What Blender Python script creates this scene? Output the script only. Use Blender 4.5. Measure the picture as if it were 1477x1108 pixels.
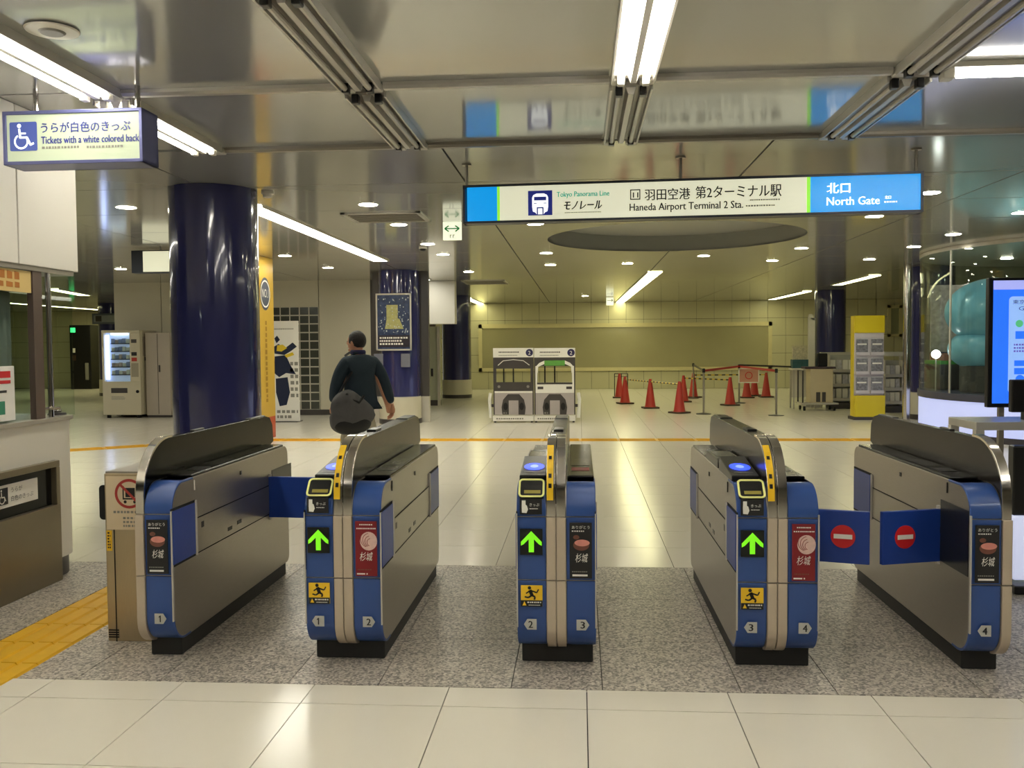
import bpy, bmesh, math, random
from math import sin, cos, pi, radians as RAD
from mathutils import Vector, Matrix
for _o in list(bpy.data.objects):
    bpy.data.objects.remove(_o)
S = bpy.context.scene
COL = S.collection
random.seed(7)

# ------------------------------------------------------------------ camera
F, CX, CY, EYE = 1309.17, 738.5, 554.0, 1.5          # focal length and centre in pixels of the 1477x1108 photograph
YAW, PITCH, ROLL = -0.0748, -0.0415, -0.008
W_ = Vector((sin(YAW) * cos(PITCH), cos(YAW) * cos(PITCH), sin(PITCH)))
_r = Vector((cos(YAW), -sin(YAW), 0)); _u = _r.cross(W_)
R_ = _r * cos(ROLL) + _u * sin(ROLL)
U_ = -_r * sin(ROLL) + _u * cos(ROLL)
cd = bpy.data.cameras.new('camera'); cam = bpy.data.objects.new('camera', cd); COL.objects.link(cam)
cd.sensor_width = 36; cd.lens = F / 1477 * 36; cd.clip_start = .05; cd.clip_end = 200
cam.matrix_world = Matrix(((R_.x, U_.x, -W_.x, 0), (R_.y, U_.y, -W_.y, 0), (R_.z, U_.z, -W_.z, EYE), (0, 0, 0, 1)))
S.camera = cam

# ------------------------------------------------------------------ world, exposure
wd = bpy.data.worlds.new('world'); S.world = wd; wd.use_nodes = True
wd.node_tree.nodes['Background'].inputs[0].default_value = (.9, .92, .85, 1)
wd.node_tree.nodes['Background'].inputs[1].default_value = .25
S.view_settings.view_transform = 'Standard'; S.view_settings.look = 'None'
S.view_settings.gamma = 1; S.view_settings.use_curve_mapping = False
S.view_settings.exposure = 0.6
TUBE, STRIP, FARSTRIP, DOWN = 19.0, 14.0, 7.5, 75.0     # how strongly the lamps glow

# ------------------------------------------------------------------ pixel helpers (a pixel is a direction; the plane it touches gives the distance)
def ray(px, py): return R_ * ((px - CX) / F) + U_ * ((CY - py) / F) + W_
def on_z(px, py, z=0.):
    d = ray(px, py); t = (z - EYE) / d.z
    return Vector((0, 0, EYE)) + d * t
def on_y(px, py, y):
    d = ray(px, py); return Vector((0, 0, EYE)) + d * (y / d.y)
def on_x(px, py, x):
    d = ray(px, py); return Vector((0, 0, EYE)) + d * (x / d.x)

# ------------------------------------------------------------------ materials
def lin(c):
    return tuple(((v / 255) / 12.92 if v / 255 <= .04045 else ((v / 255 + .055) / 1.055) ** 2.4) for v in c) + (1,)
MATS = {}
def mat(name, rgb, rough=.5, metal=0., spec=.5, var=.06, vscale=6., emit=0., trans=0., alpha=1., bump=0., bscale=40., coat=0., ior=1.45):
    if name in MATS: return MATS[name]
    m = bpy.data.materials.new(name); m.use_nodes = True; nt = m.node_tree; n = nt.nodes; b = n['Principled BSDF']
    tc = n.new('ShaderNodeTexCoord'); nz = n.new('ShaderNodeTexNoise'); nz.inputs['Scale'].default_value = vscale; nz.inputs['Detail'].default_value = 3
    nt.links.new(tc.outputs['Object'], nz.inputs['Vector'])
    mx = n.new('ShaderNodeMix'); mx.data_type = 'RGBA'
    c = lin(rgb)
    mx.inputs['A'].default_value = tuple(v * (1 - var) for v in c[:3]) + (1,)
    mx.inputs['B'].default_value = tuple(min(1, v * (1 + var)) for v in c[:3]) + (1,)
    nt.links.new(nz.outputs['Fac'], mx.inputs['Factor'])
    nt.links.new(mx.outputs['Result'], b.inputs['Base Color'])
    b.inputs['Roughness'].default_value = rough; b.inputs['Metallic'].default_value = metal
    b.inputs['Specular IOR Level'].default_value = spec; b.inputs['IOR'].default_value = ior
    b.inputs['Transmission Weight'].default_value = trans; b.inputs['Alpha'].default_value = alpha
    b.inputs['Coat Weight'].default_value = coat; b.inputs['Coat Roughness'].default_value = .05
    if emit:
        nt.links.new(mx.outputs['Result'], b.inputs['Emission Color']); b.inputs['Emission Strength'].default_value = emit
    if bump:
        nb = n.new('ShaderNodeTexNoise'); nb.inputs['Scale'].default_value = bscale; nt.links.new(tc.outputs['Object'], nb.inputs['Vector'])
        bp = n.new('ShaderNodeBump'); bp.inputs['Strength'].default_value = bump; bp.inputs['Distance'].default_value = .01
        nt.links.new(nb.outputs['Fac'], bp.inputs['Height']); nt.links.new(bp.outputs['Normal'], b.inputs['Normal'])
    MATS[name] = m
    return m
def brushed(name, rgb, rough, metal, sx=(1, 1, 60), var=.12):
    m = mat(name, rgb, rough=rough, metal=metal, var=var, vscale=8)
    nt = m.node_tree; mp = nt.nodes.new('ShaderNodeMapping'); mp.inputs['Scale'].default_value = sx
    tc = [x for x in nt.nodes if x.type == 'TEX_COORD'][0]; nz = [x for x in nt.nodes if x.type == 'TEX_NOISE'][0]
    nt.links.new(tc.outputs['Object'], mp.inputs['Vector']); nt.links.new(mp.outputs['Vector'], nz.inputs['Vector'])
    return m
def granite(name):
    m = mat(name, (128, 122, 112), rough=.35, var=.1); nt = m.node_tree; n = nt.nodes; b = n['Principled BSDF']
    tc = [x for x in n if x.type == 'TEX_COORD'][0]
    v = n.new('ShaderNodeTexVoronoi'); v.inputs['Scale'].default_value = 95; nz = n.new('ShaderNodeTexNoise'); nz.inputs['Scale'].default_value = 60; nz.inputs['Detail'].default_value = 2
    geo = n.new('ShaderNodeNewGeometry')
    nt.links.new(geo.outputs['Position'], v.inputs['Vector']); nt.links.new(geo.outputs['Position'], nz.inputs['Vector'])
    cr = n.new('ShaderNodeValToRGB'); e = cr.color_ramp.elements
    e[0].position = 0.; e[0].color = lin((74, 72, 70)); e[1].position = 1; e[1].color = lin((232, 226, 214))
    x = e.new(.34); x.color = lin((128, 122, 115)); x = e.new(.52); x.color = lin((178, 170, 158)); x = e.new(.72); x.color = lin((206, 198, 186))
    mxx = n.new('ShaderNodeMix'); mxx.data_type = 'FLOAT'; mxx.inputs[0].default_value = .3
    nt.links.new(v.outputs['Color'], mxx.inputs[2]); nt.links.new(nz.outputs['Fac'], mxx.inputs[3])
    nt.links.new(mxx.outputs[0], cr.inputs['Fac']); nt.links.new(cr.outputs['Color'], b.inputs['Base Color'])
    return m
def striped(name, c1, c2, scale, axis=0, rough=.4):
    m = mat(name, c1, rough=rough); nt = m.node_tree; n = nt.nodes; b = n['Principled BSDF']
    tc = [x for x in n if x.type == 'TEX_COORD'][0]; sp = n.new('ShaderNodeSeparateXYZ'); nt.links.new(tc.outputs['Object'], sp.inputs[0])
    mu = n.new('ShaderNodeMath'); mu.operation = 'MULTIPLY'; mu.inputs[1].default_value = scale; nt.links.new(sp.outputs[axis], mu.inputs[0])
    fr = n.new('ShaderNodeMath'); fr.operation = 'FRACT'; nt.links.new(mu.outputs[0], fr.inputs[0])
    gt = n.new('ShaderNodeMath'); gt.operation = 'GREATER_THAN'; gt.inputs[1].default_value = .5; nt.links.new(fr.outputs[0], gt.inputs[0])
    mx = n.new('ShaderNodeMix'); mx.data_type = 'RGBA'; mx.inputs['A'].default_value = lin(c1); mx.inputs['B'].default_value = lin(c2)
    nt.links.new(gt.outputs[0], mx.inputs['Factor']); nt.links.new(mx.outputs['Result'], b.inputs['Base Color'])
    return m

def pane_glass(name):
    """thin pane: lets light straight through and mirrors a little, more at a slant"""
    m = bpy.data.materials.new(name); m.use_nodes = True; nt = m.node_tree; n = nt.nodes; n.clear()
    o = n.new('ShaderNodeOutputMaterial'); tr = n.new('ShaderNodeBsdfTransparent'); gl = n.new('ShaderNodeBsdfGlossy'); mx = n.new('ShaderNodeMixShader'); fr = n.new('ShaderNodeLayerWeight'); pw = n.new('ShaderNodeMath'); pw.operation = 'POWER'; pw.inputs[1].default_value = 4.; ma = n.new('ShaderNodeMath'); ma.operation = 'MULTIPLY_ADD'; ma.inputs[1].default_value = .6; ma.inputs[2].default_value = .035
    nz = n.new('ShaderNodeTexNoise'); nz.inputs['Scale'].default_value = 3; cr = n.new('ShaderNodeValToRGB'); cr.color_ramp.elements[0].color = (.86, .92, .9, 1); cr.color_ramp.elements[1].color = (.9, .95, .93, 1)
    nt.links.new(nz.outputs['Fac'], cr.inputs['Fac']); nt.links.new(cr.outputs['Color'], tr.inputs['Color'])
    gl.inputs['Roughness'].default_value = .02; nt.links.new(fr.outputs['Facing'], pw.inputs[0]); nt.links.new(pw.outputs[0], ma.inputs[0])
    nt.links.new(ma.outputs[0], mx.inputs[0]); nt.links.new(tr.outputs[0], mx.inputs[1]); nt.links.new(gl.outputs[0], mx.inputs[2]); nt.links.new(mx.outputs[0], o.inputs[0])
    MATS[name] = m
    return m

M = dict(
    tile=mat('floor_tile', (230, 225, 210), rough=.2, var=.025, vscale=1.5, spec=.5),
    joint=mat('joint', (52, 49, 44), rough=.9),
    granite=granite('granite'),
    tactile=mat('tactile_yellow', (226, 176, 38), rough=.45, var=.1, vscale=12),
    ceil=mat('ceiling_panel', (184, 183, 178), rough=.11, metal=.4, var=.05, vscale=.8),
    ceil_gap=mat('ceiling_gap', (36, 35, 32), rough=.8),
    recess=mat('ceiling_recess', (146, 147, 140), rough=.35, metal=.1, var=.04),
    alu=mat('aluminium', (196, 192, 182), rough=.3, metal=.3),
    alu_dark=mat('aluminium_dark', (146, 140, 128), rough=.35, metal=.3),
    tube_off=mat('tube_unlit', (196, 190, 176), rough=.2),
    tube_on=mat('tube_lit', (255, 251, 242), rough=.4, var=0, emit=TUBE),
    strip_on=mat('strip_lit', (255, 252, 238), rough=.4, var=0, emit=STRIP),
    far_on=mat('far_strip_lit', (255, 250, 190), rough=.4, var=0, emit=FARSTRIP),
    down_on=mat('downlight_lit', (255, 248, 224), rough=.4, var=0, emit=DOWN),
    white=mat('white_paint', (222, 218, 206), rough=.4, var=.02, vscale=2),
    cream=mat('cream_panel', (206, 200, 178), rough=.45, var=.03, vscale=1.2),
    ytile=mat('wall_tile_cream', (204, 199, 164), rough=.3, var=.05, vscale=.7),
    steel=brushed('stainless_side', (162, 155, 144), .3, .85, (2, 2, 60)),
    steel_front=brushed('stainless_cabinet', (178, 162, 132), .34, .8, (60, 2, 2)),
    chrome=mat('polished_steel', (210, 206, 198), rough=.14, metal=1., var=.02),
    beige=mat('beige_strip', (196, 182, 162), rough=.35, metal=.25, var=.04),
    blue=mat('gate_blue', (47, 80, 146), rough=.36, var=.04, coat=.15),
    blue_door=mat('flap_blue', (30, 62, 146), rough=.35, var=.05),
    navy=mat('column_blue', (46, 49, 98), rough=.16, var=.05, vscale=2, coat=1.),
    plinth=mat('plinth_black', (40, 40, 38), rough=.55, var=.1),
    black=mat('black_plastic', (24, 24, 24), rough=.3, var=.1),
    blackglass=mat('black_glass', (14, 14, 14), rough=.16, var=.1, spec=.22),
    fin=mat('smoked_panel', (44, 41, 37), rough=.24, var=.06, spec=.28),
    dark=mat('dark_gap', (22, 22, 22), rough=.8),
    glass=pane_glass('clear_glass'),
    green=mat('arrow_green', (120, 226, 30), rough=.5, var=.12, vscale=20, emit=.45),
    red=mat('sign_red', (206, 34, 40), rough=.4),
    yellow=mat('sticker_yellow', (240, 196, 40), rough=.4, var=.03),
    print_white=mat('print_white', (236, 234, 226), rough=.5, var=.02),
    print_black=mat('print_black', (30, 30, 30), rough=.5),
    print_grey=mat('print_grey', (140, 138, 130), rough=.5),
    slate=mat('dark_panel', (70, 66, 64), rough=.35, var=.1),
    cone=mat('cone_red', (178, 54, 44), rough=.45, var=.08),
    cone_base=mat('cone_base', (70, 52, 40), rough=.7),
)

# ------------------------------------------------------------------ mesh helpers
_TXT = {}
def text_geo(s):
    if s in _TXT: return _TXT[s]
    c = bpy.data.curves.new('lettering', 'FONT'); c.body = s; c.resolution_u = 2
    o = bpy.data.objects.new('lettering', c); COL.objects.link(o)
    dg = bpy.context.evaluated_depsgraph_get()
    me = bpy.data.meshes.new_from_object(o.evaluated_get(dg))
    v = [(p.co.x, p.co.y) for p in me.vertices]; f = [tuple(p.vertices) for p in me.polygons]
    bpy.data.objects.remove(o); bpy.data.meshes.remove(me); bpy.data.curves.remove(c)
    x0 = min(p[0] for p in v); x1 = max(p[0] for p in v); y0 = min(p[1] for p in v); y1 = max(p[1] for p in v)
    v = [((p[0] - x0) / (x1 - x0), (p[1] - y0) / (y1 - y0)) for p in v]
    _TXT[s] = (v, f)
    return _TXT[s]

class MB:
    def __init__(s): s.v = []; s.f = []
    def add(s, v, f):
        k = len(s.v); s.v += [tuple(p) for p in v]; s.f += [tuple(i + k for i in q) for q in f]; return s
    def box(s, x0, x1, y0, y1, z0, z1):
        x0, x1 = min(x0, x1), max(x0, x1); y0, y1 = min(y0, y1), max(y0, y1); z0, z1 = min(z0, z1), max(z0, z1)
        return s.add([(x0, y0, z0), (x1, y0, z0), (x1, y1, z0), (x0, y1, z0), (x0, y0, z1), (x1, y0, z1), (x1, y1, z1), (x0, y1, z1)],
                     [(0, 3, 2, 1), (4, 5, 6, 7), (0, 1, 5, 4), (1, 2, 6, 5), (2, 3, 7, 6), (3, 0, 4, 7)])
    def prism(s, poly, a, b, plane='yz'):
        def P(p, t):
            return {'yz': (t, p[0], p[1]), 'xz': (p[0], t, p[1]), 'xy': (p[0], p[1], t)}[plane]
        n = len(poly)
        v = [P(p, a) for p in poly] + [P(p, b) for p in poly]
        f = [tuple(range(n))[::-1], tuple(range(n, 2 * n))] + [(i, (i + 1) % n, n + (i + 1) % n, n + i) for i in range(n)]
        return s.add(v, f)
    def lathe(s, prof, c=(0, 0, 0), n=24):
        v = []; f = []
        for r, z in prof:
            for i in range(n):
                a = 2 * pi * i / n; v.append((c[0] + r * cos(a), c[1] + r * sin(a), c[2] + z))
        for k in range(len(prof) - 1):
            for i in range(n):
                j = (i + 1) % n; f.append((k * n + i, k * n + j, (k + 1) * n + j, (k + 1) * n + i))
        f.append(tuple(range(n))[::-1]); f.append(tuple(range((len(prof) - 1) * n, len(prof) * n)))
        return s.add(v, f)
    def tube(s, pts, r, n=8, closed=False):
        pts = [Vector(p) for p in pts]; rs = r if isinstance(r, (list, tuple)) else [r] * len(pts)
        v = []; f = []; m = len(pts); ref = None
        for i, p in enumerate(pts):
            a = pts[i - 1] if (i > 0 or closed) else p; b = pts[(i + 1) % m] if (i < m - 1 or closed) else p
            t = (b - a).normalized()
            if ref is None: ref = Vector((0, 0, 1)) if abs(t.z) < .9 else Vector((1, 0, 0))
            x = t.cross(ref).normalized(); y = x.cross(t).normalized(); ref = y
            for k in range(n):
                an = 2 * pi * k / n; v.append(p + x * rs[i] * cos(an) + y * rs[i] * sin(an))
        for i in range(m if closed else m - 1):
            j = (i + 1) % m
            for k in range(n):
                l = (k + 1) % n; f.append((i * n + k, i * n + l, j * n + l, j * n + k))
        if not closed:
            f.append(tuple(range(n))[::-1]); f.append(tuple(range((m - 1) * n, m * n)))
        return s.add(v, f)
    def ball(s, c, r, n=16, m=10):
        if not isinstance(r, (tuple, list)): r = (r, r, r)
        v = []; f = []
        for i in range(1, m):
            a = pi * i / m
            for k in range(n):
                b = 2 * pi * k / n; v.append((c[0] + r[0] * sin(a) * cos(b), c[1] + r[1] * sin(a) * sin(b), c[2] + r[2] * cos(a)))
        t = len(v); v += [(c[0], c[1], c[2] + r[2]), (c[0], c[1], c[2] - r[2])]
        for i in range(m - 2):
            for k in range(n):
                l = (k + 1) % n; f.append((i * n + k, (i + 1) * n + k, (i + 1) * n + l, i * n + l))
        for k in range(n):
            l = (k + 1) % n; f.append((t, k, l)); f.append((t + 1, (m - 2) * n + l, (m - 2) * n + k))
        return s.add(v, f)
    # flat print: everything below lies in the plane O + x*U + z*V
    def text(s, t, O, w, h, U=(1, 0, 0), V=(0, 0, 1), shear=0.):
        v, f = text_geo(t); O = Vector(O); U = Vector(U); V = Vector(V)
        return s.add([O + U * ((a + shear * b) * w) + V * (b * h) for a, b in v], f)
    def poly(s, pts, O=(0, 0, 0), U=(1, 0, 0), V=(0, 0, 1)):
        O = Vector(O); U = Vector(U); V = Vector(V)
        return s.add([O + U * a + V * b for a, b in pts], [tuple(range(len(pts)))])
    def rect(s, x0, x1, z0, z1, O=(0, 0, 0), U=(1, 0, 0), V=(0, 0, 1)):
        return s.poly([(x0, z0), (x1, z0), (x1, z1), (x0, z1)], O, U, V)
    def disc(s, cx, cz, r, O=(0, 0, 0), U=(1, 0, 0), V=(0, 0, 1), n=24, rz=None):
        rz = rz or r
        return s.poly([(cx + r * cos(2 * pi * i / n), cz + rz * sin(2 * pi * i / n)) for i in range(n)], O, U, V)
    def ring(s, cx, cz, r0, r1, O=(0, 0, 0), U=(1, 0, 0), V=(0, 0, 1), n=32, a0=0., a1=2 * pi):
        O = Vector(O); U = Vector(U); V = Vector(V); v = []; f = []
        for i in range(n + 1):
            a = a0 + (a1 - a0) * i / n
            for r in (r0, r1): v.append(O + U * (cx + r * cos(a)) + V * (cz + r * sin(a)))
        return s.add(v, [(2 * i, 2 * i + 1, 2 * i + 3, 2 * i + 2) for i in range(n)])
    def bar(s, x0, z0, x1, z1, w, O=(0, 0, 0), U=(1, 0, 0), V=(0, 0, 1)):
        d = Vector((x1 - x0, z1 - z0)); d.normalize(); n = Vector((-d.y, d.x)) * w / 2
        return s.poly([(x0 - n.x, z0 - n.y), (x1 - n.x, z1 - n.y), (x1 + n.x, z1 + n.y), (x0 + n.x, z0 + n.y)], O, U, V)
    def lines(s, x0, x1, z0, z1, rows, O=(0, 0, 0), seed=1, fill=.55):           # print too small to read
        rr = random.Random(seed); h = (z1 - z0) / rows
        for i in range(rows):
            x = x0; end = x1 - rr.random() * (x1 - x0) * .25
            while x < end:
                w = h * fill * (.7 + .6 * rr.random())
                s.rect(x, min(x + w, x1), z0 + h * (i + .5 - fill / 2), z0 + h * (i + .5 + fill / 2), O); x += w * 1.45
        return s
    def build(s, name, m, parent=None, loc=(0, 0, 0), smooth=False, bevel=0., kind=None, normals=True):
        me = bpy.data.meshes.new(name); me.from_pydata(s.v, [], s.f); me.update()
        if normals:
            bm = bmesh.new(); bm.from_mesh(me); bmesh.ops.recalc_face_normals(bm, faces=bm.faces); bm.to_mesh(me); bm.free()
        me.materials.append(M[m] if isinstance(m, str) else m)
        return link(name, me, parent, loc, smooth, bevel, kind)
def link(name, me, parent=None, loc=(0, 0, 0), smooth=False, bevel=0., kind=None):
    o = bpy.data.objects.new(name, me); COL.objects.link(o); o.location = loc
    if parent is not None: o.parent = parent
    if smooth:
        for p in me.polygons: p.use_smooth = True
        try: me.set_sharp_from_angle(angle=RAD(35))
        except Exception: pass
    if bevel:
        b = o.modifiers.new('bevel', 'BEVEL'); b.width = bevel; b.segments = 2; b.limit_method = 'ANGLE'; b.angle_limit = RAD(40)
    if kind or name in ('small_print', 'lettering'): o['kind'] = kind or 'stuff'
    return o
def tag(o, label=None, cat=None, group=None, kind=None):
    if label: o['label'] = label
    if cat: o['category'] = cat
    if group: o['group'] = group
    if kind: o['kind'] = kind
    return o
def thing(name, label, cat, loc=(0, 0, 0), rz=0., group=None):
    o = bpy.data.objects.new(name, None); COL.objects.link(o); o.location = loc; o.rotation_euler = (0, 0, rz); o.empty_display_size = .1
    return tag(o, label, cat, group)
def struct(name, loc=(0, 0, 0), label=None):
    o = bpy.data.objects.new(name, None); COL.objects.link(o); o.location = loc; o['kind'] = 'structure'
    if label: o['label'] = label
    return o
def dup(root, loc, rz=None, label=None):
    r = root.copy(); COL.objects.link(r); r.location = loc
    if rz is not None: r.rotation_euler = (0, 0, rz)
    if label: r['label'] = label
    for ch in root.children:
        c = ch.copy(); COL.objects.link(c); c.parent = r
        for g in ch.children:
            d = g.copy(); COL.objects.link(d); d.parent = c
    return r
def rprof(y0, y1, z0, z1, fb, ft, rt, rb, n=8):
    """rounded side profile, from the top rear round the front to the bottom rear"""
    P = []
    def arc(cy, cz, r, a0, a1):
        for i in range(n + 1):
            a = RAD(a0 + (a1 - a0) * i / n); P.append((cy + r * cos(a), cz + r * sin(a)))
    arc(y1 - rt, z1 - rt, rt, 0, 90); arc(y0 + ft, z1 - ft, ft, 90, 180); arc(y0 + fb, z0 + fb, fb, 180, 270); arc(y1 - rb, z0 + rb, rb, 270, 360)
    return P
def rrect(x0, x1, z0, z1, r, n=5):
    P = []
    for cx, cz, a0 in ((x1 - r, z1 - r, 0), (x0 + r, z1 - r, 90), (x0 + r, z0 + r, 180), (x1 - r, z0 + r, 270)):
        for i in range(n + 1):
            a = RAD(a0 + 90 * i / n); P.append((cx + r * cos(a), cz + r * sin(a)))
    return P

# ================================================================== THE SETTING
CEIL = 3.0
# ---- floor: white tiles, a granite band under the gates, a yellow guiding path
T, X0 = .604, .023
YF, YB = 3.914, 6.128
floor = MB().box(-24, 18, -8, 36, -.25, -.012).build('floor', 'joint'); tag(floor, 'glossy white tiled concourse floor with granite band', None, kind='structure')
GAP = .0045
def tile_mesh(w, d, name, m, g=GAP):
    mb = MB().box(g / 2, w - g / 2, g / 2, d - g / 2, -.012, 0)
    me = bpy.data.meshes.new(name); me.from_pydata(mb.v, [], mb.f); me.materials.append(M[m]); return me
def seen(x, y, d):
    """is a floor tile at x, y inside the photograph's view"""
    for a in (0, d):
        v = Vector((x + T / 2, y + a, 0)) - Vector((0, 0, EYE)); z = v.dot(W_)
        if z > .5:
            px = CX + F * v.dot(R_) / z; py = CY - F * v.dot(U_) / z
            if -90 < px < 1567 and py < 1180: return True
    return False
tm = tile_mesh(T, T, 'tile', 'tile'); ts = tile_mesh(T, YF - 3.699, 'tile', 'tile')
cells = []
for k in range(-8, 8): cells.append((X0 + k * T, 3.699, ts))
for r in range(0, 16):
    for k in range(-8, 8): cells.append((X0 + k * T, 3.699 - (r + 1) * T, tm))
back = []
for r in range(0, 46):
    for k in range(-36, 30): back.append((X0 + k * T, YB + r * T, tm))
near = [c for c in cells if seen(c[0], c[1], T)] + sorted([c for c in back if seen(c[0], c[1], T) and c[1] < 20], key=lambda c: c[1])
near = near[:295]; ids = set((round(c[0], 3), round(c[1], 3)) for c in near)
for x, y, me in near: link('tile', me, floor, (x, y, 0))
mb = MB()
for x, y, me in cells + back:
    if (round(x, 3), round(y, 3)) in ids: continue
    d = T if me is tm else YF - 3.699
    mb.box(x + GAP / 2, x + T - GAP / 2, y + GAP / 2, y + d - GAP / 2, -.012, 0)
mb.build('distant_tiles', 'tile', floor, kind='stuff', normals=False)
# granite slabs: narrow ones under the gates, wide ones in the lanes, with the yellow path let in at the left
gx = [-6.3, -5.7, -5.1, -4.5, -3.9, -3.42, -3.0, -2.58, -2.3, -1.907, -1.312, -.903, -.309, .092, .69, 1.097, 1.72, 2.12, 2.72, 3.32, 3.92, 4.52, 5.12]
for a, b in zip(gx[:-1], gx[1:]):
    if a == -3.0: continue
    for y0, y1 in ((YF, 4.575), (4.575, 5.35), (5.35, YB)):
        link('granite_slab', tile_mesh(b - a, y1 - y0, 'granite_slab', 'granite'), floor, (a, y0, 0))
# the yellow guiding path: tiles with raised bars
def tactile_tile(w, d, bars_along='y', n=4):
    mb = MB().box(.002, w - .002, .002, d - .002, -.012, -.004 if bars_along == 'y' else .002)
    for i in range(n):
        c = (i + .5) * (w if bars_along == 'y' else d) / n
        if bars_along == 'y': mb.prism([(c - .044, -.004), (c + .044, -.004), (c + .036, .006), (c - .036, .006)], .003, d - .003, 'xz')
        else:
            mb.box(.02, w - .02, c - .014, c + .014, .002, .008)
    me = bpy.data.meshes.new('tactile_tile'); me.from_pydata(mb.v, [], mb.f); me.materials.append(M['tactile']); return me
tt = tactile_tile(.42, .30)
y = YF - .12
while y < YB - .05:
    link('tactile_tile', tt, floor, (-3.0, y, 0)); y += .302
tl = tactile_tile(.60, .34, 'x', 4)
for i in range(-9, 15): link('tactile_tile', tl, floor, (i * .604, 14.28, .003))
a = Vector((-7.6, 12.75, .003)); b = Vector((-5.5, 14.3, .003)); dd = (b - a).normalized(); k = 0
while k * .604 < (b - a).length:
    o = link('tactile_tile', tl, floor, a + dd * k * .604); o.rotation_euler[2] = math.atan2(dd.y, dd.x); k += 1

# ---- ceiling: glossy metal panels with shadow gaps
ceiling = MB().box(-24, 18, -8, 36, CEIL + .36, CEIL + .5).build('ceiling', 'ceil_gap'); tag(ceiling, 'glossy grey metal panel ceiling', kind='structure')
dg_ = bpy.context.evaluated_depsgraph_get
def slabmesh(w, d, name='ceiling_panel', g=.012, t=.03):
    mb = MB().box(g / 2, w - g / 2, g / 2, d - g / 2, 0, t); me = bpy.data.meshes.new(name); me.from_pydata(mb.v, [], mb.f); me.materials.append(M['ceil']); return me
RX = [.30 + 1.535 * k for k in range(-6, 6)]            # rails that run away from the viewer
RY = [6.70 - 1.535 * k for k in range(0, 9)]            # rails that run across
pm = slabmesh(1.535, 1.535)
for x in RX[:-1]:
    for yy in RY[1:]: link('ceiling_panel', pm, ceiling, (x, yy, CEIL))
DC = Vector((1.33, 12.95)); DR = 1.78                   # the round recess
CPX, CPY = 2.46, 1.54
pm2 = slabmesh(CPX, CPY, g=.016)
cut = MB().lathe([(DR, -.5), (DR, .5)], (DC.x, DC.y, CEIL), 64).build('cutter', 'dark')
far_p = MB()
for i in range(-9, 7):
    for j in range(0, 18):
        x = -1.03 + CPX * i; yy = 6.76 + CPY * j
        if x < DC.x + DR and x + CPX > DC.x - DR and yy < DC.y + DR and yy + CPY > DC.y - DR:
            o = link('ceiling_panel', pm2.copy(), ceiling, (x, yy, CEIL))
            md = o.modifiers.new('cut', 'BOOLEAN'); md.operation = 'DIFFERENCE'; md.object = cut; md.solver = 'EXACT'
            me = bpy.data.meshes.new_from_object(o.evaluated_get(dg_())); o.modifiers.clear(); o.data = me
            if len(me.vertices) == 0: bpy.data.objects.remove(o)
        elif j > 10: far_p.box(x + .008, x + CPX - .008, yy + .008, yy + CPY - .008, CEIL, CEIL + .03)
        else: link('ceiling_panel', pm2, ceiling, (x, yy, CEIL))
bpy.data.objects.remove(cut)
far_p.build('distant_panels', 'ceil', ceiling, kind='stuff', normals=False)
n = 64; v = []; f = []
for i in range(n):
    a = 2 * pi * i / n; v += [(DC.x + DR * cos(a), DC.y + DR * sin(a), CEIL + .002), (DC.x + DR * cos(a), DC.y + DR * sin(a), CEIL + .24)]
for i in range(n): j = (i + 1) % n; f.append((2 * i, 2 * j, 2 * j + 1, 2 * i + 1))
f.append(tuple(2 * i + 1 for i in range(n)))
mb = MB(); mb.add(v, f); mb.build('round_recess', 'recess', ceiling, smooth=True)

# ---- walls
def tilewall(name, x0, x1, y, z1, w, h, label, m='ytile', piece='wall_tile'):
    o = MB().box(x0, x1, y + .03, y + .2, 0, z1 + .36).build(name, 'joint'); tag(o, label, kind='structure')
    nx = round((x1 - x0) / w); nz = round(z1 / h); w = (x1 - x0) / nx; h = z1 / nz
    tmb = MB().box(.005, w - .005, 0, .03, .005, h - .005); me = bpy.data.meshes.new(piece); me.from_pydata(tmb.v, [], tmb.f); me.materials.append(M[m])
    for i in range(nx):
        for k in range(nz): link(piece, me, o, (x0 + i * w, y, k * h))
    return o
tilewall('wall_back', -6.2, 15.4, 31.6, CEIL, .6, .6, 'cream tiled wall far behind the red cones')
tilewall('wall_far_left', -22.8, -11.4, 34.2, CEIL, .6, .6, 'yellow lit tiled wall behind the black cabinet')
for nm, bx, lb in (('wall_left', (-23.2, -22.8, -8, 36), 'far left wall'), ('wall_right', (15.4, 15.8, -8, 36), 'far right wall'), ('wall_rear', (-22.8, 15.4, -8, -7.7), 'wall behind the viewer')):
    o = MB().box(*bx, 0, CEIL + .36).build(nm, 'cream'); tag(o, lb, kind='structure')
# white wall on the left with the panel of glass blocks
wm = struct('wall_middle', label='white panelled wall left of the poster column')
WY = 19.9
wx0 = on_y(165, 450, 19.9).x
for a, b in ((wx0, -9.43), (-9.41, -8.3), (-8.28, -6.9)):
    MB().box(a, b, WY, WY + .15, 0, CEIL).build('wall_panel', 'cream', wm)
gl, gr = on_y(391, 500, WY).x, on_y(460, 500, WY).x
MB().box(-6.88, gl, WY, WY + .15, 0, CEIL).build('wall_panel', 'cream', wm)
MB().box(gl, gr, WY, WY + .15, 2.42, CEIL).build('wall_panel', 'cream', wm)
MB().box(gr + .02, -4.63, WY, WY + .15, .12, CEIL).build('wall_panel', 'cream', wm)
MB().box(wx0, -4.63, WY - .02, WY + .16, 0, .12).build('baseboard', 'slate', wm)
MB().box(gl, gr, WY + .018, WY + .12, .12, 2.42).build('glass_block_grout', mat('grout', (206, 202, 186), rough=.6), wm)
gb = (gr - gl) / 5; gh = 2.3 / 12
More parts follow.
